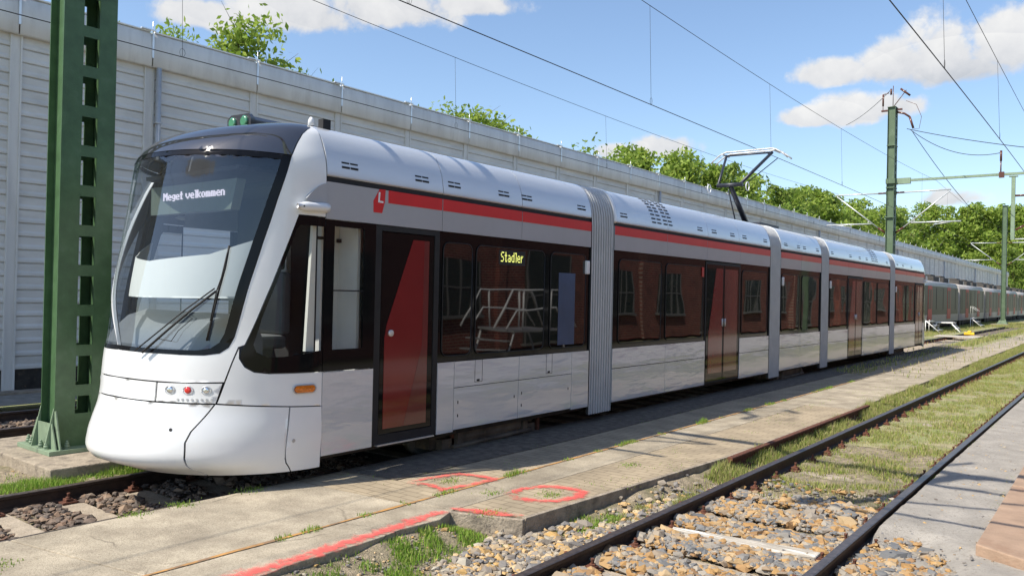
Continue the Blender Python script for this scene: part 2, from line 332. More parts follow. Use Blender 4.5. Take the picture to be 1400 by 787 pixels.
f1=mth('MULTIPLY',mth('SUBTRACT',nz.outputs[0],.5),2.6); f2=mth('MULTIPLY',mth('SUBTRACT',nz2.outputs[0],.5),1.2)
fld=mth('ADD',mth('MULTIPLY_ADD',acc,1.5,.05),mth('ADD',f1,f2))
mr=N(nt,'ShaderNodeMapRange',interpolation_type='SMOOTHSTEP'); L(fld,mr.inputs[0]); mr.inputs[1].default_value=.0; mr.inputs[2].default_value=.65; mr.inputs[4].default_value=.96
gate=N(nt,'ShaderNodeMapRange'); L(acc,gate.inputs[0]); gate.inputs[1].default_value=-.9; gate.inputs[2].default_value=-.5
mask=mth('MULTIPLY',mr.outputs[0],gate.outputs[0])
shv=mth('ADD',mth('MULTIPLY',shade,.16),mth('MULTIPLY',mth('ADD',f1,mth('MULTIPLY',f2,1.5)),.42))
cr=ramp(nt,[(.0,(.58,.61,.66)),(.45,(.80,.805,.82)),(1,(1,.99,.965))])
L(mth('ADD',shv,.50),cr.inputs[0]); L(cr.outputs[0],bgc.inputs[0]); bgc.inputs[1].default_value=.72
mixw=nt.nodes.new('ShaderNodeMixShader'); L(mask,mixw.inputs[0]); L(bg.outputs[0],mixw.inputs[1]); L(bgc.outputs[0],mixw.inputs[2]); L(mixw.outputs[0],wo.inputs[0])
scene.view_settings.view_transform='Standard'; scene.view_settings.look='None'; scene.view_settings.gamma=1; scene.view_settings.exposure=0.44
scene.render.engine='CYCLES'
scene.cycles.max_bounces=8; scene.cycles.transparent_max_bounces=12; scene.cycles.caustics_reflective=False; scene.cycles.caustics_refractive=False; scene.cycles.sample_clamp_indirect=4

# ------------------------------------------------------------------ tram
ROWS=np.array([(.14,.14,3.93,1.315),(.20,.20,3.79,1.32),(.24,.24,3.67,1.32),(.30,.30,3.605,1.325),(.45,.45,3.60,1.335),(.60,.60,3.645,1.335),(.75,.75,3.70,1.328),(.85,.85,3.72,1.325),(1.05,1.05,3.735,1.325),(1.27,1.27,3.76,1.325),(1.4,1.4,3.785,1.325),(1.85,1.85,3.83,1.325),(2.35,2.35,3.92,1.325),(2.75,2.75,3.99,1.325),(3.05,3.05,4.035,1.322),(3.2,3.2,4.065,1.305),(3.35,3.35,4.17,1.25),(3.45,3.44,4.30,1.21),(3.55,3.51,4.45,1.165),(3.65,3.56,4.62,1.08),(3.75,3.60,4.78,.95),(3.85,3.63,4.92,.7),(3.95,3.65,5.05,.35),(4.05,3.66,5.15,.02)])
def smooth_rows():
    """Catmull resample of the table so the nose curves are smooth"""
    v=ROWS[:,0]; out=[]
    vv=np.linspace(v[0],v[-1],400)
    res=[vv]
    for k in (1,2,3):
        y=ROWS[:,k]; m=np.gradient(y,v)
        idx=np.clip(np.searchsorted(v,vv)-1,0,len(v)-2); h=v[idx+1]-v[idx]; t=(vv-v[idx])/h
        h00=2*t**3-3*t**2+1;h10=t**3-2*t**2+t;h01=-2*t**3+3*t**2;h11=t**3-t**2
        res.append(h00*y[idx]+h10*h*m[idx]+h01*y[idx+1]+h11*h*m[idx+1])
    return np.array(res)
SR=smooth_rows(); YM=39.87
PI=math.pi
def S(t,v,off=0.0,far=False):
    z=np.interp(v,SR[0],SR[1]); tip=np.interp(v,SR[0],SR[2]); w=np.interp(v,SR[0],SR[3])
    x=-1.325+w*math.cos(t); y=5.15-(5.15-tip)*math.sin(t)
    p=Vector((x,y,z))
    if off:
        e=1e-3
        a=S(t+e,v)-S(t-e,v); b=S(t,min(v+e,4.05))-S(t,max(v-e,.14))
        n=a.cross(b)
        if n.length<1e-12: n=Vector((0,0,1))
        n.normalize()
        if n.dot(p-Vector((-1.325,5.4,min(p.z,2.2))))<0: n=-n
        p=p+n*off
    if far: p=Vector((p.x,YM-p.y,p.z))
    return p
def pip(q,poly):
    x,y=q; c=False; n=len(poly); j=n-1
    for i in range(n):
        xi,yi=poly[i]; xj,yj=poly[j]
        if (yi>y)!=(yj>y) and x<(xj-xi)*(y-yi)/(yj-yi)+xi: c=not c
        j=i
    return c
def sub(poly,step):
    o=[]
    for i in range(len(poly)):
        a=Vector(poly[i]); b=Vector(poly[(i+1)%len(poly)]); n=max(1,int(math.ceil((b-a).length/step)))
        for k in range(n): o.append(tuple(a.lerp(b,k/n)))
    return o
def patch(name,poly,mat,parent,hole=None,th=.02,off=0.0,step=.045,far=False,label=None):
    """curved body panel cut to an outline in the nose's own surface coordinates, with real thickness"""
    P=sub(poly,step); H=sub(hole,step) if hole else []
    vs=list(P)+list(H); ed=[(i,(i+1)%len(P)) for i in range(len(P))]+[(len(P)+i,len(P)+(i+1)%len(H)) for i in range(len(H))]
    xs=[p[0] for p in P]; ys=[p[1] for p in P]
    gx=min(xs)+step/2
    allp=np.array(vs)
    while gx<max(xs):
        gy=min(ys)+step/2
        while gy<max(ys):
            if pip((gx,gy),P) and not (H and pip((gx,gy),H)):
                if np.min(np.sum((allp-np.array((gx,gy)))**2,axis=1))>(step*.35)**2: vs.append((gx,gy))
            gy+=step
        gx+=step
    r=delaunay_2d_cdt([Vector(v) for v in vs],ed,[],0,1e-6)
    V2,_,F=r[0],r[1],r[2]
    mb=MB(); front=[S(p.x,p.y,off,far) for p in V2]; back=[S(p.x,p.y,off-th,far) for p in V2]
    fs=[]
    for f in F:
        c=sum((V2[i] for i in f),Vector((0,0)))/len(f)
        if pip(c,P) and not (H and pip(c,H)):
            f=tuple(f); a,b,d=(front[f[0]],front[f[1]],front[f[2]])
            n=(b-a).cross(d-a); cen=Vector((-1.325,5.4 if not far else YM-5.4,min(a.z,2.2)))
            if n.dot(a-cen)<0: f=f[::-1]
            fs.append(f)
    mb.add(front,fs,0,True)
    if th: mb.add(back,[f[::-1] for f in fs],0,True)
    if th:
        cnt={}
        for f in fs:
            for i in range(len(f)):
                a,b=f[i],f[(i+1)%len(f)]; cnt[(a,b)]=1
        for (a,b) in cnt:
            if (b,a) not in cnt: mb.add([front[a],front[b],back[b],back[a]],[(0,3,2,1)],0,False)
    return mb.build(name,mat,parent,label=label)
def mir(pl): return [(PI-a,b) for a,b in pl][::-1]

WSR=[(.34,3.205),(.435,2.785),(.515,2.36),(.578,1.975),(.632,1.6),(.655,1.45),(.685,1.36),(.74,1.305),(.84,1.285)]
WSBOT=[(1.0,1.285),(1.3,1.293),(PI/2,1.30)]
VIS=[(.02,3.69),(.10,3.60),(.17,3.545),(.23,3.47),(.28,3.35)]
def nose(tram,far=False):
    k=dict(parent=tram,far=far)
    half=WSR+WSBOT
    outline=[(p[0],p[1]) for p in half]+mir(half)[1:]          # right top -> bottom -> left top
    top=[(PI-.34,3.205),(2.4,3.222),(1.9,3.23),(PI/2,3.232),(1.24,3.23),(.75,3.222)]
    full=outline+top[1:]
    inner=[(t+(.034 if t<PI/2 else -.034)*(1 if abs(t-PI/2)>.9-.0 else .0), v) for t,v in full]
    # inner edge of the black border: shrink towards the middle
    cx,cv=PI/2,2.2
    inner=[(cx+(t-cx)*.93, cv+(v-cv)*.955) for t,v in full]
    patch('windscreen_border',full,BLACKG,hole=inner,th=.05,off=.004,**k)
    inn2=[(cx+(t-cx)*.932, cv+(v-cv)*.9565) for t,v in full]
    ws=patch('windscreen',inn2,SCREEN,th=0,off=-.002,**k)
    # front mask: both pillars and the band under the windscreen
    right=VIS[:1]+[(.004,3.66),(.004,2.64),(.255,2.64),(.34,2.315),(.425,1.955),(.51,1.63),(.580,1.38),(.62,1.36),(.655,1.2),(.69,1.035)]
    innerR=[(t-.006,v-.006) if i>5 else (t-.006,v) for i,(t,v) in enumerate(half)]
    poly=right+[(1.0,1.03),(1.4,1.045),(PI/2,1.046)]+mir(right+[(1.0,1.03),(1.4,1.045),(PI/2,1.046)])[1:]
    innerL=mir(innerR)
    poly+= [(PI-t,v) for t,v in VIS[1:]]+innerL[:-1]+innerR[::-1]+[(t-.004,v) for t,v in VIS[1:]][::-1]
    patch('front_mask',poly,WHITE,th=.03,**k)
    patch('mask_lining',[(t+(.004 if t>PI/2 else -.004)*0,v) for t,v in poly],CABDARK,th=.004,off=-.036,step=.08,**k)
    vis=[(.34,3.213),(.286,3.35),(.236,3.47),(.176,3.545),(.106,3.60),(.026,3.69),(.03,4.04)]
    vtop=[(.75,3.23),(1.24,3.238),(PI/2,3.24)]
    vp=vis[::-1]+vtop+mir(vis[::-1]+vtop)[1:]
    patch('roof_visor',vp,VISOR,th=.02,off=.003,**k)
    # headlight band
    band=patch('headlight_band',[(1.155,.85),(PI/2,.862),(PI-1.155,.85),(PI-1.155,1.02),(PI/2,1.036),(1.155,1.022)],WHITE,th=.02,**k)
    for s in (0,1):
        f=(lambda t:t) if s==0 else (lambda t:PI-t)
        pl=[(f(a),b) for a,b in [(.735,.838),(1.14,.85),(1.14,1.02),(.70,1.02)]]
        hp=patch('headlight_panel',pl,WHITE,th=.02,**k)
        for tt,mat,rr,nm in [(1.045,REFL,.030,'headlight'),(.92,LRED,.030,'tail_light'),(.80,REFL,.028,'indicator_light')]:
            mb=MB(); p0=S(f(tt),.958,.006,far); p1=S(f(tt),.958,-.01,far); n=(p0-p1).normalized()
            mb.tube([p0-n*.012,p0,p0+n*.003,p0+n*.006],[rr,rr,rr*.8,rr*.35],16)
            mb.build(nm,mat,hp)
            g=MB(); # oval recess ring, dark
            pts=[]
            a0=S(f(tt),.958,.001,far); tx=(S(f(tt+.05),.958,.001,far)-a0).normalized()
            for q in range(20):
                an=2*PI*q/20; pts.append(a0+tx*math.cos(an)*(rr+.016)+Vector((0,0,1))*math.sin(an)*(rr+.008))
            g.tube(pts+[pts[0]],.0045,6); g.build('lamp_ring',ALU,hp)
        sm=MB()
        for q in range(8):
            p=S(f(.76+.032*q),.872,.001,far); n=(S(f(.76+.032*q),.872,.01,far)-p).normalized()
            sm.tube([p-n*.006,p+n*.004],.011,8)
        sm.build('marker_lights',GALV,hp)
    # lower bumper and corner panels
    G=[(.745,.825),(.795,.715),(.858,.585),(.878,.485),(.868,.385),(.868,.15)]
    bump=[(t,v) for t,v in G]
    patch('bumper',[(t,v) for t,v in bump]+[(PI-t,v) for t,v in bump[::-1]]+[(PI/2,.848)],WHITE,th=.03,**k)
    for s in (0,1):
        f=(lambda t:t) if s==0 else (lambda t:PI-t)
        q=[(f(a-.010),b) for a,b in G]
        patch('corner_panel',[(f(.252),.15),(f(.268),.78)]+q[:1]+q[1:],WHITE,th=.03,**k) if False else patch('corner_panel',[(f(.252),.775),(f(.262),.15)]+[(f(a-.012),b) for a,b in G][::-1],WHITE,th=.03,**k)
        h=patch('corner_hatch',[(f(.003),.15),(f(.252),.15),(f(.242),.773),(f(.003),.752)],WHITE,th=.03,**k)
        if s==0:
            mb=MB(); p=S(.205,.45,.001,far); mb.tube([p+Vector((-.01,0,0)),p+Vector((.004,0,0))],.018,12); mb.build('hatch_lock',GALV,h)
        up=patch('side_corner_panel',[(f(a),b) for a,b in [(.003,.762),(.24,.785),(.722,.838),(.68,1.03),(.645,1.2),(.612,1.345),(.606,1.25),(.565,1.168),(.50,1.118),(.40,1.100),(.003,1.090)]],WHITE,th=.03,**k)
        # amber side indicator
        mb=MB(); c=S(f(.145),.942,.004,far)
        tx=(S(f(.17),.942,.004,far)-S(f(.12),.942,.004,far)).normalized(); pts=[]
        nrm=(S(f(.145),.942,.02,far)-c).normalized()
        for q2 in range(24):
            an=2*PI*q2/24; ex=(.075 if math.cos(an)>0 else -.075); pts.append(c+tx*(ex+math.cos(an)*.034)+Vector((0,0,1))*math.sin(an)*.034)
        n_=len(pts); mb.add([p for p in pts]+[p+nrm*.016 for p in pts]+[c+nrm*.022],[(i,(i+1)%n_,n_+(i+1)%n_,n_+i) for i in range(n_)]+[(n_+i,n_+(i+1)%n_,2*n_) for i in range(n_)],0)
        ind=mb.build('side_indicator',LAMB,tram)
        fr=MB(); fr.tube([p+(p-c)*.12+nrm*.004 for p in pts]+[pts[0]+(pts[0]-c)*.12+nrm*.004],.007,6); fr.build('indicator_frame',GALV,ind)
        # cab side window (surface patch) with black border
        sw=[(.003,1.098),(.40,1.108),(.497,1.126),(.558,1.176),(.597,1.255),(.597,1.33),(.571,1.38),(.503,1.63),(.418,1.955),(.333,2.315),(.250,2.632),(.003,2.632)]
        sw=[(f(a),b) for a,b in sw]
        hole=[(.012,1.31),(.30,1.26),(.42,1.26),(.495,1.31),(.52,1.38),(.475,1.63),(.392,1.955),(.308,2.315),(.262,2.50),(.235,2.54),(.012,2.54)]
        hole=[(f(a),b) for a,b in hole]
        patch('cab_window_border',sw,BLACKG,hole=hole,th=.012,off=-.004,**k)
        patch('cab_window',[(f(a),b) for a,b in [(.006,1.30),(.30,1.25),(.43,1.25),(.50,1.305),(.528,1.38),(.482,1.63),(.398,1.955),(.314,2.315),(.268,2.51),(.238,2.55),(.006,2.55)]],CABGLASS,th=0,off=-.010,**k)
    # dark backing behind the lower joints
    patch('nose_backing',[(.01,.2),(PI-.01,.2),(PI-.01,1.07),(PI/2,1.1),(.01,1.07)],BLACK,th=.01,off=-.045,step=.08,**k)
    # camera pod under the roof corner and the curved fin over it
    for s in (0,1):
        sgn=1 if s==0 else -1; X=lambda x:x if s==0 else -2.65-x
        Y=lambda y:y if not far else YM-y
        mb=MB(); sec=[]
        for i in range(9):
            u=i/8; yy=4.80+.36*u; rx=.055*(math.sin(min(1,u*2.2+.25)*PI/2)); rz=.05*(math.sin(min(1,u*2.2+.3)*PI/2))
            sec.append([(X(.005+rx*math.cos(a)),Y(yy),2.715+.012*u+rz*math.sin(a)) for a in [2*PI*j/14 for j in range(14)]])
        for i,r_ in enumerate(sec): mb.v+=r_
        for i in range(8):
            for j in range(14): mb.f.append((i*14+j,i*14+(j+1)%14,(i+1)*14+(j+1)%14,(i+1)*14+j)); mb.m.append(0); mb.s.append(True)
        mb.f.append(tuple(range(14))); mb.m.append(0); mb.s.append(True); mb.f.append(tuple(8*14+j for j in range(14))); mb.m.append(0); mb.s.append(False)
        pod=mb.build('side_camera',HOOD,tram)
        ln=MB(); ln.tube([(X(.04),Y(4.85),2.715),(X(.052),Y(4.845),2.715)],.008,8); ln.build('camera_lens',BLACK,pod)
        fin=MB(); pts=[]
        for i in range(9):
            u=i/8; pts.append((X(.012),Y(4.90+.25*u),2.80+.17*math.sin(u*PI/2)))
        for i in range(8):
            a,b=pts[i],pts[i+1]; fin.add([a,b,(b[0],b[1],2.775),(a[0],a[1],2.775),(a[0]-.03*sgn,a[1],a[2]),(b[0]-.03*sgn,b[1],b[2])],[(0,1,2,3),(0,4,5,1)])
        fin.build('camera_fin',GREYP,tram)
    return ws
VISOR=paint('visor_dark_gloss',(.030,.030,.036),.05,var=.02,ior=2.2)

tram=thing('tram','white and grey five-section tram with a red stripe, its cab facing the camera','tram',(-1.325,4,-.1))
nose(tram); nose(tram,far=True)

PROF=[(-.004,3.065),(-.006,3.12),(-.018,3.19),(-.035,3.27),(-.065,3.35),(-.10,3.42),(-.145,3.485),(-.20,3.535),(-.27,3.575),(-.38,3.605),(-.55,3.63),(-.8,3.645),(-1.325,3.66)]
PROFF=PROF+[(-2.65-x,z) for x,z in PROF[::-1][1:]]
def fairing(y0,y1,name='roof_fairing',mat=None,off=0):
    mb=MB(); n=len(PROFF)
    o=[]
    for i,(x,z) in enumerate(PROFF):
        a=Vector(PROFF[max(i-1,0)]); b=Vector(PROFF[min(i+1,n-1)]); t=(b-a).normalized(); nn=Vector((t.y,-t.x)); 
        if nn.dot(Vector((x+1.325,z-2.5)))<0: nn=-nn
        o.append((x+nn.x*off,z+nn.y*off))
    inn=[(x*.96-.053,z-.04) for x,z in o]
    V=[(x,y0,z) for x,z in o]+[(x,y1,z) for x,z in o]
    mb.add(V,[(i,i+1,n+i+1,n+i) for i in range(n-1)],0,True)
    V2=[(x,y0,z) for x,z in o]+[(x,y0,z) for x,z in inn]+[(x,y1,z) for x,z in o]+[(x,y1,z) for x,z in inn]
    mb.add(V2,[(i,n+i,n+i+1,i+1) for i in range(n-1)]+[(2*n+i,2*n+i+1,3*n+i+1,3*n+i) for i in range(n-1)]+[(n,0,2*n,3*n)]+[(n-1,2*n-1,4*n-1,3*n-1)],0,False)
    return mb.build(name,mat or SILVER,tram)
def vent(par,y,w=.22,rows=2):
    mb=MB()
    for r in range(rows):
        for h in (0,1):
            z0=3.155+.045*r; x=-.012-.012*r
            mb.box(x-.03,x+.003,y-w/2+h*(w*.52),y-w/2+h*(w*.52)+w*.46,z0,z0+.022)
    mb.build('vent',BLACK,par)
def grille(par,y):
    for gx,cols in ((0,2),(.42,2)):
        mb=MB()
        for c in range(cols):
            for r in range(8):
                # rows follow the curve of the fairing
                q=r/7*6+1.6; i=int(q); fr=q-i; x=PROF[i][0]*(1-fr)+PROF[i+1][0]*fr; z=PROF[i][1]*(1-fr)+PROF[i+1][1]*fr
                t=Vector((PROF[i+1][0]-PROF[i][0],PROF[i+1][1]-PROF[i][1])).normalized(); nn=Vector((t.y,-t.x)); nn=nn if nn.x>0 else -nn
                a=Vector((x,z)); y0=y+gx+c*.19-.01*r; y1=y0+.14
                p=[a-t*.012-nn*.02,a+t*.012-nn*.02,a+t*.012+nn*.004,a-t*.012+nn*.004]
                mb.prism([(p_.x,p_.y) for p_ in p],'y',y0,y1)
        mb.build('roof_grille',BLACK,par)
def panel(name,mat,y0,y1,z0,z1,x=0.0,th=.025,g=.004,far=True,bevel=0,label=None):
    o=MB().box(x-th,x,y0+g,y1-g,z0+g,z1-g).build(name,mat,tram,bevel=bevel,label=label)
    return o
def window(y0,y1,z0=1.16,z1=2.49,x=-.012,mat=None,r=.09,name='window'):
    pts=[]
    for cx_,cz_,a0 in ((y1-r,z1-r,0),(y0+r,z1-r,90),(y0+r,z0+r,180),(y1-r,z0+r,270)):
        for q in range(5):
            a=R(a0+q*22.5); pts.append((cx_+r*math.cos(a),cz_+r*math.sin(a)))
    mb=MB(); mb.prism(pts,'x',x-.01,x)
    w=mb.build(name,mat or SALOON,tram)
    se=MB(); se.tube([(x+.001,a,b) for a,b in pts]+[(x+.001,)+pts[0]],.006,6); se.build('window_seal',BLACK,w)
    return w
def band(y0,y1,z0=1.09,z1=2.62,x=-.02):
    return panel('window_band',BLACKG,y0,y1,z0,z1,x=x,th=.03,g=0)
def doordouble(y0,y1):
    w=(y1-y0); fr=MB().box(-.055,-.008,y0,y1,.27,2.60).build('door_frame',BLACK,tram)
    mid=(y0+y1)/2
    for k,(a,b) in enumerate(((y0+.05,mid-.015),(mid+.015,y1-.05))):
        d=MB().box(-.03,-.004,a,b,.30,2.55).build('door_leaf',BLACKG,tram)
        if k==0: MB().prism([(a+.10,.45),(b-.03,.45),(b-.03,2.48),(a+.42*(b-a)+.1,2.48),(a+.10,1.2)],'x',-.004,-.001).build('door_panel',DOORRED,d)
        else: MB().prism([(a+.03,.45),(b-.10,.45),(b-.10,2.48),(a+.03,2.48)],'x',-.004,-.001).build('door_panel',DOORRED2,d)
        MB().tube([(.004,b-.05 if k==0 else a+.05,1.35),(.004,b-.05 if k==0 else a+.05,1.50)],.02,10).build('door_button',GALV,d)
def strip(y0,y1): MB().box(-.03,.003,y0,y1,2.862,2.998).build('red_stripe',RED,tram)
for t_,v_ in ((.985,.60),(PI-.985,.60)):
    q0=S(t_,v_,.002); q1=S(t_,v_,-.02); MB().tube([q1,q0],.016,12).build('bumper_socket',BLACK,tram)
# --- section boundaries
SEC=[(5.15,10.12),(10.80,17.64),(18.34,21.40),(22.08,29.02),(29.74,34.72)]
for (a,b) in SEC:
    if a<6:  # the first car keeps its cab hollow
        MB().box(-2.60,-.05,6.8,b,.32,3.05).box(-2.3,-.35,6.8,b,3.05,3.5).box(-2.40,-.25,4.6,6.8,.32,.62).build('body_core',BLACK,tram)
    else: MB().box(-2.60,-.05,a+.01,b-.01,.32,3.05).box(-2.3,-.35,a+.01,b-.01,3.05,3.5).build('body_core',BLACK,tram)
    MB().box(-2.55,-.10,a,b,.20,.315).build('floor_pan',DARK,tram)
    MB().box(-2.65,-2.61,a,b,.25,1.09).box(-2.65,-2.61,a,b,2.62,3.0).build('far_side_panel',GREYP,tram)
    MB().box(-2.64,-2.61,a if a>6 else 5.78,b,1.095,2.615).build('far_side_window_band',BLACKG,tram)
    MB().box(-2.63,-.02,a,b,3.004,3.062).build('gutter_recess',BLACK,tram)
# --- section A
A0,A1=SEC[0]
for y0,y1 in ((5.15,6.855),(6.855,8.40),(8.40,10.12)):
    panel('cornice_panel',GREYP,y0,y1,2.62,3.0)
for y0,y1 in ((5.16,6.86),(6.87,8.40),(8.41,10.12)):
    f_=fairing(y0,y1)
    for v_ in {5.16:(5.46,6.52),6.87:(7.07,8.02),8.41:(8.52,9.86)}[y0]: vent(f_,v_)
strip(5.99,6.845); strip(6.862,8.392); strip(8.408,10.115)
# emblem: red shield-like block with a white L
lg=MB().prism([(5.775,2.865),(5.86,2.998),(5.945,3.0),(5.935,2.86),(5.90,2.745),(5.78,2.745)],'x',-.001,.004).build('emblem',RED,tram)
MB().prism([(5.845,2.965),(5.868,2.965),(5.862,2.875),(5.915,2.872),(5.913,2.852),(5.838,2.855)],'x',.004,.006).build('emblem_letter',WHITE,lg)
# cab rear glazing, posts, second window
pb=MB(); pb.box(-.03,-.005,5.155,5.27,1.095,2.618).box(-.03,-.005,5.67,5.83,1.095,2.618).box(-.03,-.005,5.27,5.67,2.555,2.618).box(-.03,-.005,5.27,5.67,1.095,1.31); pb.build('window_band',BLACKG,tram)
MB().box(-.02,-.015,5.27,5.67,1.31,2.555).build('cab_window',CABGLASS,tram)
MB().box(-.026,-.008,5.27,5.67,1.90,1.915).build('window_bar',BLACK,tram)
MB().box(-.46,-.40,5.42,6.7,1.0,3.0).box(-.40,-.10,5.66,5.70,1.0,2.9).build('cab_partition',CABWALL,tram)
MB().box(-.42,-.36,5.62,5.78,2.42,2.46).box(-.42,-.36,5.34,5.42,2.44,2.47).build('door_closer',BLACK,tram)
MB().prism([(4.99,1.30),(5.09,1.30),(5.09,2.56),(5.05,2.56)],'x',-.11,-.07).build('cab_pillar',CURTAIN,tram)
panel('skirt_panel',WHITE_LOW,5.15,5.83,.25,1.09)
# single front door
fr=MB(); fr.box(-.06,-.010,5.83,5.92,.26,2.62).box(-.06,-.010,6.75,6.83,.26,2.62).box(-.06,-.010,5.92,6.75,2.56,2.62).box(-.06,-.010,5.92,6.75,.26,.36); fr.build('door_frame',BLACK,tram)
d=MB().box(-.05,-.016,5.93,6.74,.37,2.55).build('door_leaf',BLACKG,tram)
MB().prism([(5.99,.42),(6.66,.42),(6.66,2.49),(6.40,2.49),(6.02,1.55),(5.99,1.40)],'x',-.016,-.012).build('door_panel',DOORRED,d)
MB().prism([(6.30,.424),(6.656,.424),(6.656,2.486),(6.58,2.486),(6.57,1.30)],'x',-.012,-.010).build('door_panel',DOORRED2,d)
MB().tube([(-.012,6.075,1.455),(.006,6.075,1.455),(.010,6.075,1.455)],[.036,.036,.028],18).tube([(.009,6.075,1.455),(.013,6.075,1.455)],[.018,.016],12).build('door_button',ALU,d)
MB().box(-.05,.012,5.90,6.78,.245,.26).build('door_sill',ALU,tram)
# saloon of section A
band(6.83,10.12)
window(6.90,7.42,1.16,2.50); w_=window(7.50,8.95,1.16,2.50); window(9.10,10.0,1.16,2.50)
MB().box(-.0115,-.009,9.30,9.72,1.2,2.22).build('blue_panel',BLUEP,w_)  # flat blue panel lying on the pane
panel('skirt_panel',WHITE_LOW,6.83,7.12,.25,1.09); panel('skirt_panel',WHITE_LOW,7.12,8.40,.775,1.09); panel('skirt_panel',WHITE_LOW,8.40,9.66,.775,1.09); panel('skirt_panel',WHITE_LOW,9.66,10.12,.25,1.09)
for y0,y1 in ((7.12,8.39),(8.39,9.66)):
    h=panel('skirt_hatch',WHITE_LOW,y0,y1,.27,.775)
    for yy in ((y0+.07,.42),(y0+.07,.58),(y1-.09,.55)): MB().box(-.001,.003,yy[0],yy[0]+.014,yy[1],yy[1]+.035).build('hatch_latch',BLACK,h)
for yy in (7.50,9.02):
    f2=MB().box(-.002,.002,yy,yy+.005,.82,1.085).box(-.002,.002,yy+.14,yy+.145,.82,1.085).box(-.002,.002,yy,yy+.145,.815,.82).build('jacking_flap',BLACK,tram)
    MB().box(0,.005,yy+.04,yy+.09,.825,.85).build('flap_latch',BLACK,f2)
MB().box(-.03,.03,9.98,10.06,2.22,2.42).build('door_mirror',HOOD,tram,bevel=.015)
# --- section B
def section(y0,y1,seams,vents,cells,fseams):
    xs=[y0]+seams+[y1]
    for a,b in zip(xs,xs[1:]):
        panel('cornice_panel',GREYP,a,b,2.62,3.0); strip(a+.008,b-.008)
    xf=[y0]+fseams+[y1]; fl=[]
    for a,b in zip(xf,xf[1:]): fl.append((a,b,fairing(a+.004,b-.004)))
    for v in vents:
        for a,b,f in fl:
            if a<=v<b: vent(f,v)
    fairing(y0-.02,y0+.05,'fairing_rib',WHITE,off=.012)
    for c in cells:
        k=c[0]
        if k=='d': doordouble(c[1],c[2])
        else:
            a,b=c[1],c[2]; band(a,b)
            for wa,wb in c[3]: window(wa,wb)
            ss=[a]+list(c[4])+[b]
            for p,q in zip(ss,ss[1:]):
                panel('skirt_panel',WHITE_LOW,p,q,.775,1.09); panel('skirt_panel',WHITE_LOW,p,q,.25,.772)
    return fl
fl=section(10.80,17.64,[12.60,14.26,15.90],[11.1,13.95,14.6,15.5,16.15,17.35],[('w',10.80,14.24,[(10.98,12.42),(12.60,14.12)],[12.60]),('d',14.24,15.94),('w',15.94,17.64,[(16.05,17.50)],[])],[12.62,14.30,15.85])
grille(fl[0][2],12.05)
MB().box(-.008,.004,14.05,14.13,2.30,2.48).build('notice_sticker',TRAINRED,tram)
section(18.34,21.40,[19.80],[18.7,19.6,20.05,21.1],[('w',18.34,21.40,[(18.45,19.7),(19.9,21.28)],[19.8])],[19.8])
fl=section(22.08,29.02,[23.95,25.45,27.2],[22.4,24.2,25.2,26,28.6],[('w',22.08,23.98,[(22.25,23.85)],[]),('d',23.98,25.6),('w',25.6,29.02,[(25.72,27.25),(27.4,28.9)],[27.3])],[24,25.6])
grille(fl[2][2],26.6)
section(29.74,34.72,[31.5,33.1],[30.1,31,32.4],[('w',29.74,33.1,[(29.95,31.4),(31.6,32.95)],[31.5]),('d',33.1,34.5),('w',34.5,34.72,[],[])],[32.2])
for y0 in (18.42,22.16,29.82): MB().box(-.01,.035,y0,y0+.08,2.22,2.42).build('door_mirror',HOOD,tram,bevel=.015)
# the white van-like reflection is left to the mirror finish of the glass
# --- bellows
def bellows(y0,y1):
    prof=[(.005,.13),(.008,1.0),(.008,2.0),(.004,2.95)]+[(x+.0,z-.0) for x,z in PROF]
    prof=prof+[(-2.65-x,z) for x,z in prof[::-1][1:]]
    n=len(prof); folds=9; steps=folds*4+1; mb=MB(); rows=[]
    for k in range(steps):
        y=y0+(y1-y0)*((k//4)+(0,.50,.58,.78)[k%4])/(steps//4); o=(0,0,-.034,-.034)[k%4]
        rows.append([( (x+1.325)*(1+o*.75)-1.325+ (o if x>-.3 else 0), y, z+(o if z>3 else 0)) for x,z in prof])
    for r in rows: mb.v+=r
    for k in range(steps-1):
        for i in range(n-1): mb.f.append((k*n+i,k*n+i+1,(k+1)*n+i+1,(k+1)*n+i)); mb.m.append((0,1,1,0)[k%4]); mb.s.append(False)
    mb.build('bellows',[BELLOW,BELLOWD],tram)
for a,b in ((10.12,10.80),(17.64,18.34),(21.40,22.08),(29.02,29.74)): bellows(a+.01,b-.03)
# --- bogies
def bogie(y,n=2):
    mb=MB(); mb.box(-2.3,-.32,y-1.05,y+1.05,.0,.18).box(-.30,-.20,y-.95,y+.95,-.02,.12).box(-.22,-.17,y-.6,y+.6,.10,.22)
    mb.tube([(-.16,y-.8,.02),(-.16,y+.8,.05)],.03,8).box(-.25,-.15,y-.72,y-.62,-.06,.28).box(-.25,-.15,y+.62,y+.72,-.06,.28)
    b=mb.build('bogie',BOGIE,tram)
    for yy in (y-.9,y+.9):
        for x in (-.60,-2.05):
            w=MB(); w.tube([(x-.07,yy,.19),(x+.05,yy,.19)],.29,28).tube([(x+.05,yy,.19),(x+.075,yy,.19)],[.20,.17],20)
            w.build('wheel',WHEEL,b)
BOGIE=paint('bogie_frame',(.10,.08,.06),.7,var=.3,dirt=(.20,.13,.07),dirts=9)
WHEEL=paint('wheel_steel',(.26,.24,.21),.5,metal=.5,var=.2)
for y in (8.1,19.75,31.3): bogie(y)
for y in (7.35,9.15): MB().box(-.24,-.20,y-.02,y+.02,.0,.24).build('bogie_bracket',RUST,tram)
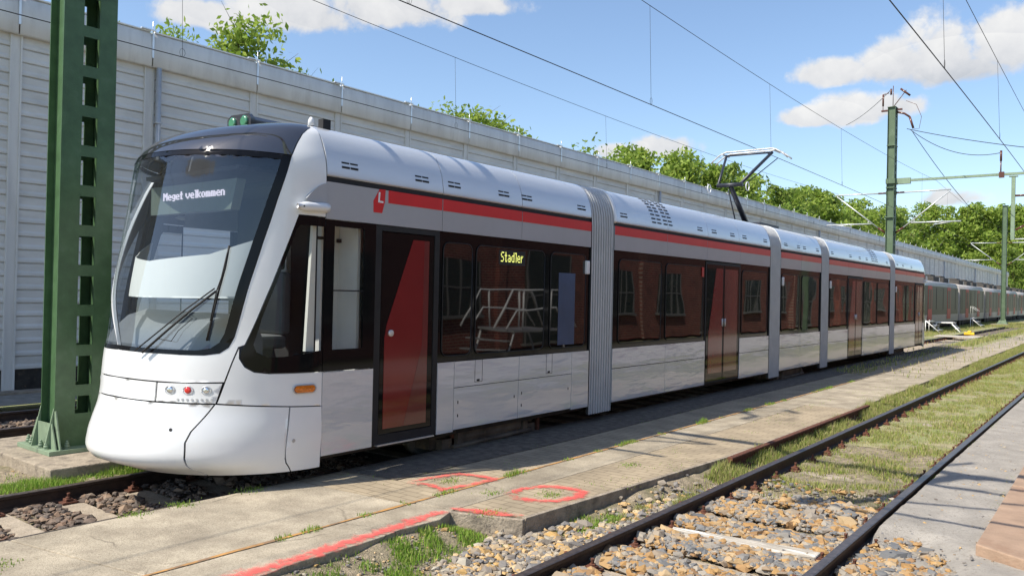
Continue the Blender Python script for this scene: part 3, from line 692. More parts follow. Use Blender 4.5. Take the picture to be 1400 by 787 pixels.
# --- wipers, blind, display, cab interior
def spath(pts,off): return [S(t,v,off) for t,v in pts]
w=MB(); w.tube(spath([(1.265,1.285),(1.1,1.50),(.94,1.70),(.79,1.875)],.05),.011,8).tube(spath([(1.33,1.295),(1.15,1.50),(.98,1.70),(.80,1.90)],.055),.007,8)
wp=w.build('wiper',BLACK,tram)
w=MB(); w.tube(spath([(.745,2.305),(.752,2.10),(.775,1.88),(.80,1.65),(.825,1.415)],.035),.010,8); w.tube(spath([(.748,2.24),(.765,2.0),(.785,1.88),(.81,1.6)],.055),.006,6); w.build('wiper_blade',BLACK,wp)
w=MB(); w.tube(spath([(1.16,1.42),(1.06,1.40),(1.02,1.50),(.93,1.62),(.98,1.66)],.05),.004,6); w.build('wiper_hose',BLACK,wp)
patch('sun_blind',[(.62,1.82),(PI-.62,1.82),(PI-.55,2.40),(2.2,2.25),(PI/2,2.19),(.94,2.25),(.55,2.40)],CURTAIN,tram,th=.006,off=-.16)
MB().tube([(-.40,4.45,1.80),(-2.25,4.45,1.80)],.014,8).build('blind_rod',BLACK,tram)
c=MB(); n=10
pf=[(4.02,1.0),(4.02,1.33),(4.10,1.47),(4.25,1.60),(4.45,1.66),(4.75,1.62),(4.85,1.4),(4.85,1.0)]
c.prism([(y,z) for y,z in pf],'x',-2.15,-.55); c.build('driver_console',CONSOLE,tram,bevel=.03)
MB().box(-2.25,-.4,4.25,5.9,.625,1.0).build('cab_floor',CABDARK,tram)
MB().box(-2.6,-.52,5.86,5.9,1.0,3.4).build('cab_rear_wall',CABDARK,tram)
MB().box(-1.9,-1.5,5.80,5.858,1.5,2.6).build('cab_door_window',CABWALL,tram)
s=MB(); s.box(-1.6,-1.05,5.05,5.5,1.25,1.4).box(-1.6,-1.05,5.42,5.55,1.4,2.1).box(-1.5,-1.15,5.44,5.54,2.12,2.35); s.build('driver_seat',CONSOLE,tram,bevel=.04)
MB().prism([(-2.14,2.68),(-.62,2.68),(-.52,2.98),(-2.14,2.98)],'y',4.48,4.58).build('destination_display',DISP,tram)
MB().box(-2.2,-.45,4.45,5.9,3.06,3.10).build('cab_ceiling',CABDARK,tram)
FONT={'M':['10001','11011','10101','10101','10001','10001','10001'],'e':['000','000','0110','1001','1111','1000','0111'],
'g':['000','0000','0111','1001','1001','0111','0001','0110'],'t':['010','010','111','010','010','010','011'],' ':['00']*7,
'v':['0000','00000','10001','10001','10001','01010','00100'],'l':['11','01','01','01','01','01','01'],'k':['1000','1000','1001','1010','1100','1010','1001'],
'o':['0000','0000','0110','1001','1001','1001','0110'],'m':['0','0','11010','10101','10101','10101','10101'],'n':['0','0','1110','1001','1001','1001','1001'],
'S':['0111','1000','1000','0110','0001','0001','1110'],'a':['0','0','0110','0001','0111','1001','0111'],'d':['0001','0001','0111','1001','1001','1001','0111'],'r':['0','0','101','110','100','100','100']}
def led(text,place,pitch,mat,name,parent):
    mb=MB(); cx_=0
    for ch in text:
        g=FONT[ch]; w_=max(len(r) for r in g)
        for r,row in enumerate(g):
            for k,bit in enumerate(row):
                if bit=='1':
                    place(mb,cx_+k,r,pitch)
        cx_+=w_+1
    return mb.build(name,mat,parent)
tot=sum(max(len(r) for r in FONT[c])+1 for c in 'Meget velkommen')-1
pt=1.15/tot
def pf_(mb,c,r,p):
    x=-1.87+c*p; z=2.905-r*.0118; mb.box(x,x+p*.80,4.468,4.478,z-.0098,z)
led('Meget velkommen',pf_,pt,LEDW,'display_text',tram)
tot2=sum(max(len(r) for r in FONT[c])+1 for c in 'Stadler')-1; pt2=.47/tot2
def ps_(mb,c,r,p):
    y=7.98+c*p; z=2.445-r*.0185; mb.box(-.011,-.0085,y,y+p*.82,z-.015,z)
MB().box(-.0119,-.0112,7.94,8.50,2.28,2.47).build('side_display',BLACK,tram)
led('Stadler',ps_,pt2,LEDY,'side_display_text',tram)
# roof bits
rb=MB(); rb.prism([(-1.45,3.60),(-1.02,3.60),(-1.02,3.72),(-1.07,3.765),(-1.38,3.775),(-1.45,3.73)],'y',4.95,5.0)
rb.prism([(-1.42,3.60),(-1.04,3.60),(-1.04,3.705),(-1.10,3.75),(-1.36,3.75),(-1.42,3.705)],'y',5.0,5.95); lb=rb.build('roof_lamp_box',VISOR,tram)
for x in (-1.345,-1.13): MB().tube([(x,4.955,3.685),(x,4.935,3.685),(x,4.925,3.685)],[.064,.062,.045],20).build('roof_lamp',LGREEN,lb)
MB().tube([(-.36,5.22,3.60),(-.36,5.22,3.66),(-.36,5.22,3.69)],[.035,.03,.012],10).build('roof_beacon',HOOD,tram)
MB().box(-.42,-.34,5.36,5.46,3.58,3.70).build('roof_antenna',BLACK,tram)
# --- pantograph (part of the tram)
pg=MB(); pg.tube([(-1.33,19.75,3.66),(-1.33,18.52,4.62)],[.075,.055],10).tube([(-1.33,18.95,3.68),(-1.33,18.40,4.50)],.018,6)
pg.box(-2.0,-.65,18.7,20.0,3.66,3.74).tube([(-1.65,18.46,4.64),(-1.0,18.46,4.64)],.05,8)
pg.tube([(-1.62,18.46,4.66),(-1.95,19.72,5.58)],.032,8).tube([(-1.05,18.46,4.66),(-.78,19.78,5.58)],.04,8).tube([(-1.95,19.72,5.58),(-.78,19.78,5.58)],.022,8)
pg.tube([(-1.02,18.52,4.60),(-.70,19.95,5.45)],.012,6); pbm=pg.build('pantograph',PANTO,tram)
hd=MB()
for yy in (19.62,19.92):
    pts=[(-1.33+q*1.0,yy,5.655-.33*max(0,abs(q)-.62)**1.4*3) for q in [i/10 for i in range(-10,11)]]
    hd.tube(pts,.018,8)
for x in (-2.0,-.66): hd.tube([(x,19.55,5.60),(x,20.0,5.60)],.022,8)
hd.build('collector_head',GALV,pbm)
rg=MB()
for x in (-1.85,-.88):
    rg.tube([(x+.0,18.46+.10*math.cos(a),4.58+.10*math.sin(a)) for a in [2*PI*i/16 for i in range(17)]],.012,6)
rg.build('insulator_ring',HOOD,pbm)

# ------------------------------------------------------------------ ground & paths
def sheet(name,x0,x1,y0,y1,z,mat,nx=1,ny=1,amp=0,fr=3,parent=None,hz=None,edge=True):
    xs=np.linspace(x0,x1,nx+1); ys=np.linspace(y0,y1,ny+1); v=[]
    for y in ys:
        for x in xs:
            zz=z+(hz(x,y) if hz else 0)
            if amp: zz+=amp*mnoise.fractal(Vector((x*fr,y*fr,0)),1.0,2.0,3)
            v.append((x,y,zz))
    f=[(j*(nx+1)+i,j*(nx+1)+i+1,(j+1)*(nx+1)+i+1,(j+1)*(nx+1)+i) for j in range(ny) for i in range(nx)]
    o=MB().add(v,f,0,True).build(name,mat,parent); o['kind']='structure'; return o
sheet('ground',-1500,1500,-300,2500,-.42,SOILG)
def gz_right(x,y):
    # soil banked up against the slab edge
    if x<2.6 and y<5.3: return .115*math.exp(-(max(0,x-1.72)/.30)**2)*min(1,(5.3-y)*3)
    if y>8.3 and 3.14<x<4.54: return .020*min(1,(y-8.3)*2)
    if y>5.9 and x<3.0:
        kx=2.33+.077*(min(y,9.5)-5.6); return .10*math.exp(-(max(0,x-kx)/.20)**2)*min(1,(y-5.9)/1.5)
    return 0
sheet('track_bed',1.60,4.9,2.6,12,-.165,SOIL,70,150,.028,2.4,hz=gz_right)
sheet('verge',2.15,4.74,12,100,-.143,SOILG,12,150,.03,1.5)
def dip(x,y):
    lim=7.6+.25*mnoise.noise(Vector((x*2.5,0,3)))-.5*max(0,x-4.9)
    return -.13*max(0,min(1,(lim-y)/.55))*max(0,min(1,(5.50+.12*mnoise.noise(Vector((0,y*2,8)))-x)/.3))
sheet('gravel_path',4.66,9.5,2.4,13,-.035,GRAVEL,90,200,.010,4,hz=dip)
sheet('gravel_path',4.66,9.5,13,100,-.035,GRAVEL,6,40,.01,2)
sheet('gravel_path',5.2,9.5,-4,2.4,-.035,GRAVEL,10,20,.012,3)
sheet('track_bed',.9,5.2,-6,2.6,-.17,SOIL,20,40,.02,2)
sheet('track_bed',-2.9,-.22,-6,6,-.275,SOIL,60,140,.025,3)
sheet('track_bed',-2.9,.2,6,120,-.275,BED,10,100,.03,2)
sheet('verge',-4.95,-2.12,-4,12,-.135,SOIL,60,160,.035,2.0)
sheet('verge',-5.0,-2.2,12,140,-.16,SOILG,8,80,.05,.8)
sheet('track_bed',-7.9,-4.9,-6,160,-.20,BED,30,300,.03,3)
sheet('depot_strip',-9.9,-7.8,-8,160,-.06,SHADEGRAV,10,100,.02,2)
# slabs: each stretch of the crossing path with its own worn edges
def slab(poly,name='pavement_slab',mat=CONC,top=0.0,th=.30,bev=.008,label=None):
    o=MB().prism(poly,'z',top-th,top).build(name,mat,None,bevel=bev); o['kind']='structure'; return o
slab([(-.24,-3.5),(.60,-3.5),(1.215,-3.5),(1.215,2.72),(-.24,2.44)])
slab([(-.24,2.455),(1.215,2.735),(1.205,5.16),(-.22,5.02)],top=-.002)
def rag(y0,y1,n,x,amp,seed):
    return [(x+amp*mnoise.noise(Vector((0,y0+(y1-y0)*i/n*2.1,seed))),y0+(y1-y0)*i/n) for i in range(n+1)]
slab([(1.245,-3.5),(2.0,-3.5)]+rag(-3.5,5.0,40,1.76,.06,3)+[(1.66,5.28),(1.24,5.21)])
slab([(1.235,5.225),(1.655,5.295),(1.72,9.6),(1.72,14.8),(1.245,14.8)],top=.001)
slab([(1.245,14.81),(2.55,14.81),(2.50,27),(1.245,27)],top=.0)
slab([(1.245,27.01),(2.45,27.01),(2.40,44),(1.245,44)],top=-.001); slab([(1.2,44.01),(2.35,44.01),(2.2,82),(1.1,82)],top=-.002)
slab([(1.665,5.30),(2.25,5.53),(2.50,9.2),(2.56,14.8),(1.73,14.8),(1.73,9.6)],mat=PAVER,top=.0,name='paved_edge',bev=0)
MB().prism([(2.252,5.50),(2.30,5.50),(2.555,9.2),(2.61,14.8),(2.563,14.8),(2.505,9.2)],'z',-.32,.004).build('edging_kerb',CONC2,None,bevel=.006)['kind']='structure'
MB().prism([(1.665,5.262),(2.30,5.495),(2.30,5.455),(1.675,5.215)],'z',-.32,-.001).build('edging_kerb',CONC2,None,bevel=.008)['kind']='structure'
slab([(-.22,5.6),(.50,5.72),(.56,9),(.50,14),(.55,40),(-.22,40)],mat=SHADESTRIP,name='painted_shade_strip',top=.006,bev=0)  # dark strip laid along the tram to paint in its shade
slab([(-.22,5.03),(1.205,5.17),(1.21,14.8),(-.22,14.8)],mat=PAVER,name='paved_strip',top=-.004,bev=0)
slab([(-.22,14.81),(1.2,14.81),(1.2,40),(-.22,40)],mat=PAVER,name='paved_strip',top=-.006,bev=0)
sheet('verge',-.25,1.25,40,100,-.02,SOILG,4,40,.01,2)
# ochre steel strip in the joint
def stripmesh(y0,y1):
    n=60; a=[(1.216+.012*mnoise.noise(Vector((0,y*1.3,5))),y) for y in np.linspace(y0,y1,n)]; b=[(1.25+.018*mnoise.noise(Vector((9,y*1.7,5))),y) for y in np.linspace(y1,y0,n)]
    mb=MB(); mb.add([(x,y,.006) for x,y in a]+[(x,y,.006) for x,y in b],[(i,2*n-1-i-1+0,2*n-1-i) [0:0] or (i,2*n-1-i,2*n-2-i,i+1) for i in range(n-1)][::1]); 
    mb.f=[t[::-1] for t in mb.f]; return mb
jo=MB(); s1=stripmesh(2.2,20); jo=s1; tag(jo.build('joint_strip',ORANGE,None),'long ochre strip lying in the joint between the path slabs','strip')
# sprayed paint on the slabs
def spray(path,w,name,label,z=.008):
    n=len(path); vs=[];fd=[];fs=[]
    pts=[Vector((a,b)) for a,b in path]; P=[]
    for i in range(n-1):
        k=max(2,int((pts[i+1]-pts[i]).length/.04))
        for q in range(k): P.append(pts[i].lerp(pts[i+1],q/k))
    P.append(pts[-1]); n=len(P); offs=[-1,-.6,-.2,.2,.6,1]
    for i,p in enumerate(P):
        t=(P[min(i+1,n-1)]-P[max(i-1,0)]).normalized(); nn=Vector((-t.y,t.x))
        ww=1.35*w*(1+.5*mnoise.noise(Vector((p.x*4,p.y*4,2))))
        for o in offs:
            q=p+nn*o*ww+nn*.012*mnoise.noise(Vector((p.x*9,p.y*9,7))); vs.append((q.x,q.y,z)); e=min(1,min(i,n-1-i)/4); fd.append((1-abs(o))**1.15*(.35+.65*e))
    m=len(offs)
    for i in range(n-1):
        for j in range(m-1): fs.append((i*m+j,(i+1)*m+j,(i+1)*m+j+1,i*m+j+1))
    mb=MB(); mb.add(vs,[f[::-1] for f in fs]); o=mb.build(name,SPRAY,None)
    a=o.data.attributes.new('fade','FLOAT','POINT'); a.data.foreach_set('value',fd)
    return tag(o,label,'paint mark')
spray([(1.71,2.9),(1.70,3.5),(1.68,4.2),(1.66,4.8),(1.62,5.25)],.10,'sprayed_line','red sprayed line running along the broken slab edge')
spray([(1.60,5.27),(1.85,5.38),(2.05,5.45),(2.26,5.52)],.10,'sprayed_line','short red sprayed line across the stepped end of the paved path')
spray([(1.72,5.98),(1.66,6.25),(1.76,6.5),(1.98,6.62),(2.17,6.60),(2.25,6.38),(2.18,6.12),(1.95,5.98),(1.72,5.98)],.085,'sprayed_ring','red sprayed oval ring on the pavers near the slab corner')
spray([(.66,5.72),(.70,6.05),(.80,6.35),(1.05,6.42),(1.22,6.42),(1.18,6.05),(1.12,5.72),(.92,5.80),(.66,5.72)],.065,'sprayed_triangle','red sprayed triangle outline on the pavers beside the tram shadow')

# ------------------------------------------------------------------ railway tracks
def rail_mesh(x,y0,y1,top,name='rail',parent=None,seg=1):
    h=.15
    prof=[(-.07,-h),(.07,-h),(.07,-h+.012),(.012,-h+.03),(.009,-.045),(.035,-.033),(.036,-.006),(.028,0),(-.028,0),(-.036,-.006),(-.035,-.033),(-.009,-.045),(-.012,-h+.03),(-.07,-h+.012)]
    n=len(prof); mb=MB(); ys=np.linspace(y0,y1,seg+1)
    for y in ys: mb.v+=[(x+a+.012*mnoise.noise(Vector((0,y*.09,x))),y,top+b) for a,b in prof]
    for k in range(seg):
        for i in range(n):
            j=(i+1)%n; mb.f.append((k*n+j,k*n+i,(k+1)*n+i,(k+1)*n+j)); mb.m.append(1 if i in (6,7,8) else 0); mb.s.append(False)
    mb.f.append(tuple(range(n))); mb.m.append(0); mb.s.append(False)
    mb.f=[f[::-1] for f in mb.f]
    return mb.build(name,[RAILSIDE,RAILTOP],parent)
def fastening(xr,y,top,parent,side):
    z=top-.15; mb=MB(); x=xr+side*.12
    mb.box(x-.085,x+.055,y-.075,y+.075,z-.002,z+.018)
    mb.box(x-.045,x+.035,y-.035,y+.035,z+.018,z+.045)
    mb.tube([(x,y,z+.04),(x,y,z+.062)],.026,6).tube([(x,y,z+.06),(x,y,z+.095)],.012,8).tube([(x,y,z+.082),(x,y,z+.10)],.017,6)
    return mb.build('rail_fastening',RUST,parent,bevel=.004)
def track(name,label,xa,xb,top,y0,y1,sy0,sp,count,fast,loc):
    t=thing(name,label,'railway track',loc)
    rail_mesh(xa,y0,y1,top,parent=t,seg=40); rail_mesh(xb,y0,y1,top,parent=t,seg=40)
    z=top-.15
    s=MB().box(xa-.52,xb+.52,sy0-.125,sy0+.125,z-.16,z-.006).build('sleeper',SLEEP,t,bevel=.012)
    fa=[fastening(xr,sy0,top,s,sd) for xr,sd in fast]
    for i in range(1,count):
        c=s.copy(); COL.objects.link(c); c.parent=t; c.location=(0,sp*i,0)
        for f_ in fa:
            d_=f_.copy(); COL.objects.link(d_); d_.parent=c
    return t
track('railway_track','rusty railway track crossing the foreground between the slab path and the gravel path',3.075,4.60,0.0,-4,120,2.50,.66,95,[(3.075,1),(4.60,1),(4.60,-1),(3.075,-1)],(3.84,0,-.15))
track('railway_track','railway track under the tram with its near rail sunk beside the concrete slab',-2.05,-.57,-.10,-4,110,-2.25,.65,98,[(-2.05,1)],(-1.31,0,-.25))
track('railway_track','railway track in the shade at the foot of the metal wall',-6.88,-5.40,-.02,-6,160,-3,.65,60,[(-5.40,-1)],(-6.14,0,-.17))
# loose rail on the path edge
lr=rail_mesh(2.69,8.95,15.2,.06,name='loose_rail'); lr.data.materials[0]=RUST; lr.data.materials[1]=RUST; tag(lr,'rusty loose length of rail lying along the edge of the path','rail')
tp=MB(); tp.prism([(3.22,6.42),(3.80,6.50),(4.44,6.60),(4.44,6.43),(3.85,6.31),(3.32,6.20)],'z',-.16,-.085)
tag(tp.build('timber_plank',TIMBER,None,bevel=.012),'weathered grey timber plank with white paint lying across the track','plank')
for pl,lb_ in (([(5.43,7.18),(6.75,6.42),(6.75,9.55),(5.42,9.72)],'nearest brown concrete board beside the gravel path'),([(5.42,9.76),(6.75,9.59),(6.75,13.0),(5.40,13.0)],'second brown concrete board beyond the nearest one at the right edge')):
    b=MB().prism(pl,'z',-.10,.045).build('brown_board',[BROWN],None,bevel=.010); tag(b,lb_,'board')
b=MB().prism([(-3,0),(3,0),(3,1.2),(-3,1.2)],'z',0,.05)
cr_=MB()
for i in range(6): cr_.box(-2.6,.3,52.0+.32*i,52.28+.32*i,-.11,-.06)
tag(cr_.build('plank_crossing',TIMBER,None),'plank crossing laid over the far rails beyond the tram','crossing')

# ------------------------------------------------------------------ stones
def rocks(name,pts,size,mat,label,seed):
    r=np.random.default_rng(seed); vs=[];fs=[]
    base=np.array([(0,0,1),(.89,0,.45),(.28,.85,.45),(-.72,.53,.45),(-.72,-.53,.45),(.28,-.85,.45),(.72,.53,-.45),(-.28,.85,-.45),(-.89,0,-.45),(-.28,-.85,-.45),(.72,-.53,-.45),(0,0,-1)],float)
    F=np.array([(0,1,2),(0,2,3),(0,3,4),(0,4,5),(0,5,1),(1,6,2),(2,7,3),(3,8,4),(4,9,5),(5,10,1),(6,7,2),(7,8,3),(8,9,4),(9,10,5),(10,6,1),(6,11,7),(7,11,8),(8,11,9),(9,11,10),(10,11,6)])
    n=len(pts); pts=np.array(pts)
    sc=size*(r.lognormal(-.05,.36,n))[:,None,None]
    an=np.stack([np.ones(n),.60+.4*r.random(n),.38+.32*r.random(n)],1)[:,None,:]
    B=base[None]*(1+.42*(r.random((n,12,1))-.5)*2)*an
    A=r.normal(size=(n,3,3)); Q=np.linalg.qr(A)[0]
    B=np.einsum('nij,nkj->nki',Q,base[None]*(1+.45*(r.random((n,12,1))-.5)*2)); tilt=B*an+0
    th=r.random(n)*2*np.pi; c,s_=np.cos(th),np.sin(th)
    X=tilt[:,:,0]*c[:,None]-tilt[:,:,1]*s_[:,None]; Y=tilt[:,:,0]*s_[:,None]+tilt[:,:,1]*c[:,None]
    V=np.stack([X,Y,tilt[:,:,2]],2)*sc+pts[:,None,:]
    V=V.reshape(-1,3); FF=(F[None]+(np.arange(n)*12)[:,None,None]).reshape(-1,3)
    me=bpy.data.meshes.new(name); me.vertices.add(len(V)); me.vertices.foreach_set('co',V.ravel().astype(np.float32))
    me.loops.add(FF.size); me.loops.foreach_set('vertex_index',FF.ravel().astype(np.int32)); me.polygons.add(len(FF)); me.polygons.foreach_set('loop_start',(np.arange(len(FF))*3).astype(np.int32)); me.polygons.foreach_set('loop_total',np.full(len(FF),3,np.int32)); me.polygons.foreach_set('use_smooth',np.zeros(len(FF),bool))
    me.update(calc_edges=True); me.materials.append(mat); o=bpy.data.objects.new(name,me); COL.objects.link(o); tag(o,label,'stones',kind='stuff'); return o
def nz3(x,y,f=1.0,s=0): return mnoise.noise(Vector((x*f,y*f,s)))
P1=[]
for _ in range(32000):
    x=rng.uniform(3.12,4.56); y=rng.uniform(2.6,9.2)
    if y>8.25+.5*nz3(x,y,1.5,3)+.25*math.sin(x*5): 
        if rng.random()>.03: continue
    # sleepers only partly covered
    d=abs(((y-2.5+.33)%.66)-.33)
    sl=d<.125
    if sl and (rng.random()<.86+.14*(nz3(x,y,3,8)<.05)) : continue
    P1.append((x,y,-.155+rng.uniform(0,.045)+(.02 if not sl else .01)))
rocks('ballast',P1,.030,STONE,'yellow and grey ballast stones between the foreground rails',1)
P2=[]
for _ in range(13000):
    x=rng.uniform(1.9,3.02); y=rng.uniform(2.6,10.0)
    lim=2.1+.35*nz3(0,y,1.2,4)+max(0,(5.3-y))*.28
    if y>5.4: lim=max(lim,2.34+.065*(y-5.5))
    if x<lim or (x-lim<.3 and rng.random()<.35): continue
    if y>5.6 and nz3(x,y,1.1,21)>.02+.0*y and rng.random()<.8: continue
    if y>7.6+1.0*nz3(x,y,1.2,1): 
        if rng.random()>.05: continue
    P2.append((x,y,-.158+gz_right(x,y)+rng.uniform(0,.03)))
rocks('ballast',P2,.028,STONEG,'grey and yellow ballast stones between the slab corner and the rail',2)
P3=[]
for _ in range(10000):
    x=rng.uniform(4.66,5.5); y=rng.uniform(3.5,8.4)
    lim=7.35-.9*abs(x-4.95)-1.4*max(0,x-5.2)+.3*nz3(x,y,2.5,1)
    if y>lim or (x<4.72 and rng.random()<.3): continue
    P3.append((x,y,-.150+rng.uniform(0,.05)+ .02*(x-4.7)))
rocks('ballast',P3,.030,STONE,'yellow and grey ballast stones outside the right-hand rail',3)
P4=[]
for _ in range(5200):
    x=rng.uniform(-1.98,-.34); y=rng.uniform(1.5,7.0)
    d=abs(((y+2.25+.325)%.65)-.325)
    if d<.13: continue
    P4.append((x,y,-.262+rng.uniform(0,.04)))
rocks('ballast',P4,.031,STONEB,'brown ballast stones between the rails in front of the tram',4)
P5=[(rng.uniform(-6.8,-5.45),rng.uniform(2.5,14),-.185+rng.uniform(0,.04)) for _ in range(5000)]+[(rng.uniform(-7.7,-6.95),rng.uniform(2.5,14),-.185+rng.uniform(0,.04)) for _ in range(1500)]
rocks('ballast',P5,.034,STONEB,'ballast stones of the track at the foot of the wall',5)
P6=[(rng.uniform(4.7,6.2),rng.uniform(6.8,16),-.038) for _ in range(900)]
P6+=[(x_,y_,-.16+gz_right(x_,y_)) for x_,y_ in [(rng.uniform(1.75,2.7),rng.uniform(3,5.2)) for _ in range(900)]]
P6+=[(rng.uniform(-4.7,-2.6),rng.uniform(1,3.6),-.13) for _ in range(700)]
rocks('gravel_chips',P6,.011,STONEG,'small stone chips strewn over the gravel path',6)

# ------------------------------------------------------------------ grass
def blades(name,pts,h,w,mat,label,seed,lean=.45):
    r=np.random.default_rng(seed); n=len(pts); P=np.array(pts); H=h*(.5+r.random(n)); 
    if P.shape[1]==4: H=H*P[:,3]
    P=P[:,:3]
    a=r.random(n)*2*np.pi; d=np.stack([np.cos(a),np.sin(a),0*a],1); b=r.random(n)*2*np.pi; l=np.stack([np.cos(b),np.sin(b),0*b],1)*(lean*r.random(n)*H)[:,None]
    W_=w*(.6+.8*r.random(n))[:,None]; up=np.array([0,0,1.])[None]*H[:,None]
    v0=P-d*W_; v1=P+d*W_; v2=P+d*W_*.6+up*.55+l*.35; v3=P-d*W_*.6+up*.55+l*.35; v4=P+up*.95+l*1.15
    V=np.stack([v0,v1,v2,v3,v4],1).reshape(-1,3)
    me=bpy.data.meshes.new(name); me.vertices.add(len(V)); me.vertices.foreach_set('co',V.ravel().astype(np.float32))
    k=np.arange(n)[:,None]*5; Q=(k+np.array([[0,1,2,3]])); T=(k+np.array([[3,2,4]]))
    lv=np.concatenate([Q,T],1).ravel(); me.loops.add(len(lv)); me.loops.foreach_set('vertex_index',lv.astype(np.int32))
    me.polygons.add(2*n); st=(np.arange(n)[:,None]*7+np.array([[0,4]])).ravel(); me.polygons.foreach_set('loop_start',st.astype(np.int32)); me.polygons.foreach_set('loop_total',np.tile([4,3],n).astype(np.int32))
    me.update(calc_edges=True); me.materials.append(mat); o=bpy.data.objects.new(name,me); COL.objects.link(o); return tag(o,label,'grass',kind='stuff')
G1=[]
for _ in range(90000):
    y=8.0+ (rng.random()**1.5)*34; x=rng.uniform(3.14,4.54)
    m=nz3(x,y,1.6,1)*.6+nz3(x,y,5,2)*.35+.06+ (.22 if x>4.2 else 0)*nz3(x,y,.5,9)
    if y<9.6: m-= (9.6-y)*.35
    if m<.03 and rng.random()>.16: continue
    G1.append((x,y,-.150,.55+max(0,m)*1.5+.02*y))
blades('grass',G1,.044,.0045,GRASSM,'dry yellow-green grass growing between the foreground rails',11)
G1=[]
for _ in range(70000):
    y=6.4+(rng.random()**1.4)*38; 
    lo=2.62+(.015 if y<15 else -.1); x=rng.uniform(lo,3.02)
    m=nz3(x,y,1.3,5)*.7+nz3(x,y,4,6)*.3+.12
    if y<8.2: m-=(8.2-y)*.12
    if m<0 and rng.random()>.12: continue
    G1.append((x,y,-.165+gz_right(x,y),.6+max(0,m)*1.6+.02*y))
blades('grass',G1,.07,.0048,GRASSM,'grass strip between the loose rail and the foreground track',12)
G1=[]
for _ in range(60000):
    y=rng.uniform(2.7,6.6); x=rng.uniform(1.75,3.0)
    c=max(math.exp(-((x-1.95)/.20)**2-((y-4.75)/.55)**2), math.exp(-((x-2.15)/.25)**2-((y-3.85)/.5)**2)*.8, math.exp(-((x-2.62)/.16)**2-((y-6.1)/.45)**2)*.8,.25*math.exp(-((x-2.3)/.4)**2))
    if y>5.3 and x<2.35: continue
    if rng.random()>c*1.3*max(0,nz3(x,y,4,4)+.30)*2: continue
    G1.append((x,y,-.165+gz_right(x,y),.5+c*.8))
blades('grass',G1,.045,.0050,WEED,'green weeds growing in the corner beside the stepped slab',13)
G1=[]
for _ in range(60000):
    y=rng.uniform(-.5,12); x=rng.uniform(-3.05,-2.16)
    m=nz3(x,y,2,3)*.5+.35-abs(x+2.42)*1.1
    if m<0 and rng.random()>.08: continue
    if x<-2.5 and y>3.55 and x>-3.95: continue
    G1.append((x,y,-.14,.5+max(0,m)*1.3))
blades('grass',G1,.075,.0045,WEED,'grass strip between the mast footing and the tram track',14)
G1=[]
for _ in range(9000):
    y=rng.uniform(2.2,22); x=1.232+rng.normal()*.028
    m=nz3(0,y,1.7,2)+.5*nz3(0,y,5,3)
    if m<.12: continue
    G1.append((x,y,.0,.4+m*1.8))
for _ in range(1200):
    cx_,cy_=[(.35,2.05),(.30,2.16),(1.55,5.95),(2.0,6.3),(1.95,5.42),(.92,6.05),(1.9,8.0),(-.2,3.8),(-.21,4.5),(-.2,3.4)][rng.integers(10)]; G1.append((cx_+rng.normal()*.06,cy_+rng.normal()*.07,0,.5))
for _ in range(5000):
    x=rng.choice([rng.uniform(1.75,2.5),rng.uniform(-.15,1.15)]); y=rng.uniform(5.4,26)
    if nz3(x,y,1.5,7)<.12: continue
    G1.append((x,y,0,.32))
for _ in range(2600):
    y=rng.uniform(2.6,5.2); x=-.25+rng.normal()*.03
    if nz3(0,y,2.2,9)<.05: continue
    G1.append((x,y,-.06,.9))
blades('weeds',G1,.036,.0040,WEED,'small weeds growing in the joints of the slab path',15)
G1=[]
for _ in range(60000):
    y=22+(rng.random()**1.3)*75; x=rng.uniform(-5.2,2.9)
    if -3.0<x<.1 and y<80 and rng.random()>.03: continue
    if .9<x<2.3 and rng.random()<.93: continue
    if -.1<x<1.2 and y<40 and rng.random()<.6: continue
    if x<-.2 and y<34.5: continue
    G1.append((x,y,-.17 if x<-.2 or x>2.3 else -.02,.8+y*.012))
blades('grass',G1,.10,.012,GRASSM,'grass around the far rails beyond the tram',16)
G1=[]
for _ in range(2500):
    y=rng.uniform(8,30); x=rng.choice([4.665+rng.normal()*.02,5.36+rng.normal()*.03])
    if nz3(x,y,1.4,7)<.15: continue
    G1.append((x,y,-.06,.5))
blades('weeds',G1,.06,.005,WEED,'sparse weeds along the edges of the gravel path',17)

# ------------------------------------------------------------------ metal wall
wall=thing('metal_clad_wall','long pale metal-clad wall with a tall parapet running behind the tram','wall',(-9.5,-4,0))
BAY=2.4475; NB=65; Y0=-4.0
def cladding():
    mb=MB(); z=.34; p=.2405; n=25; pr=[]
    for i in range(n):
        pr+=[(-9.50,z+p*i),(-9.462,z+p*i+.012),(-9.462,z+p*i+.06),(-9.478,z+p*i+.10),(-9.472,z+p*i+p-.02),(-9.50,z+p*i+p-.005)]
    k=len(pr); a,b=Y0+.10,Y0+BAY-.10
    mb.add([(x,a,zz) for x,zz in pr]+[(x,b,zz) for x,zz in pr],[(i,k+i,k+i+1,i+1) for i in range(k-1)],0,False)
    return mb.build('cladding',CLAD,wall)
cl=cladding()
po=MB().box(-9.5,-9.435,Y0-.10,Y0-.07,-.05,6.33).box(-9.5,-9.435,Y0+.07,Y0+.10,-.05,6.33).box(-9.5,-9.455,Y0-.07,Y0+.07,-.05,6.33).build('wall_post',CAP,wall)
pa=MB(); prf=[(-9.36,6.33),(-9.335,6.36),(-9.325,6.66),(-9.345,6.98),(-9.40,7.02)]
pa.add([(x,Y0+.012,z) for x,z in prf]+[(x-.0,Y0+BAY/2,z) if i in(0,4) else (x+.018,Y0+BAY/2,z) for i,(x,z) in enumerate(prf)]+[(x,Y0+BAY-.012,z) for x,z in prf],[(i,5+i,6+i,i+1) for i in range(4)]+[(5+i,10+i,11+i,6+i) for i in range(4)],0,True)
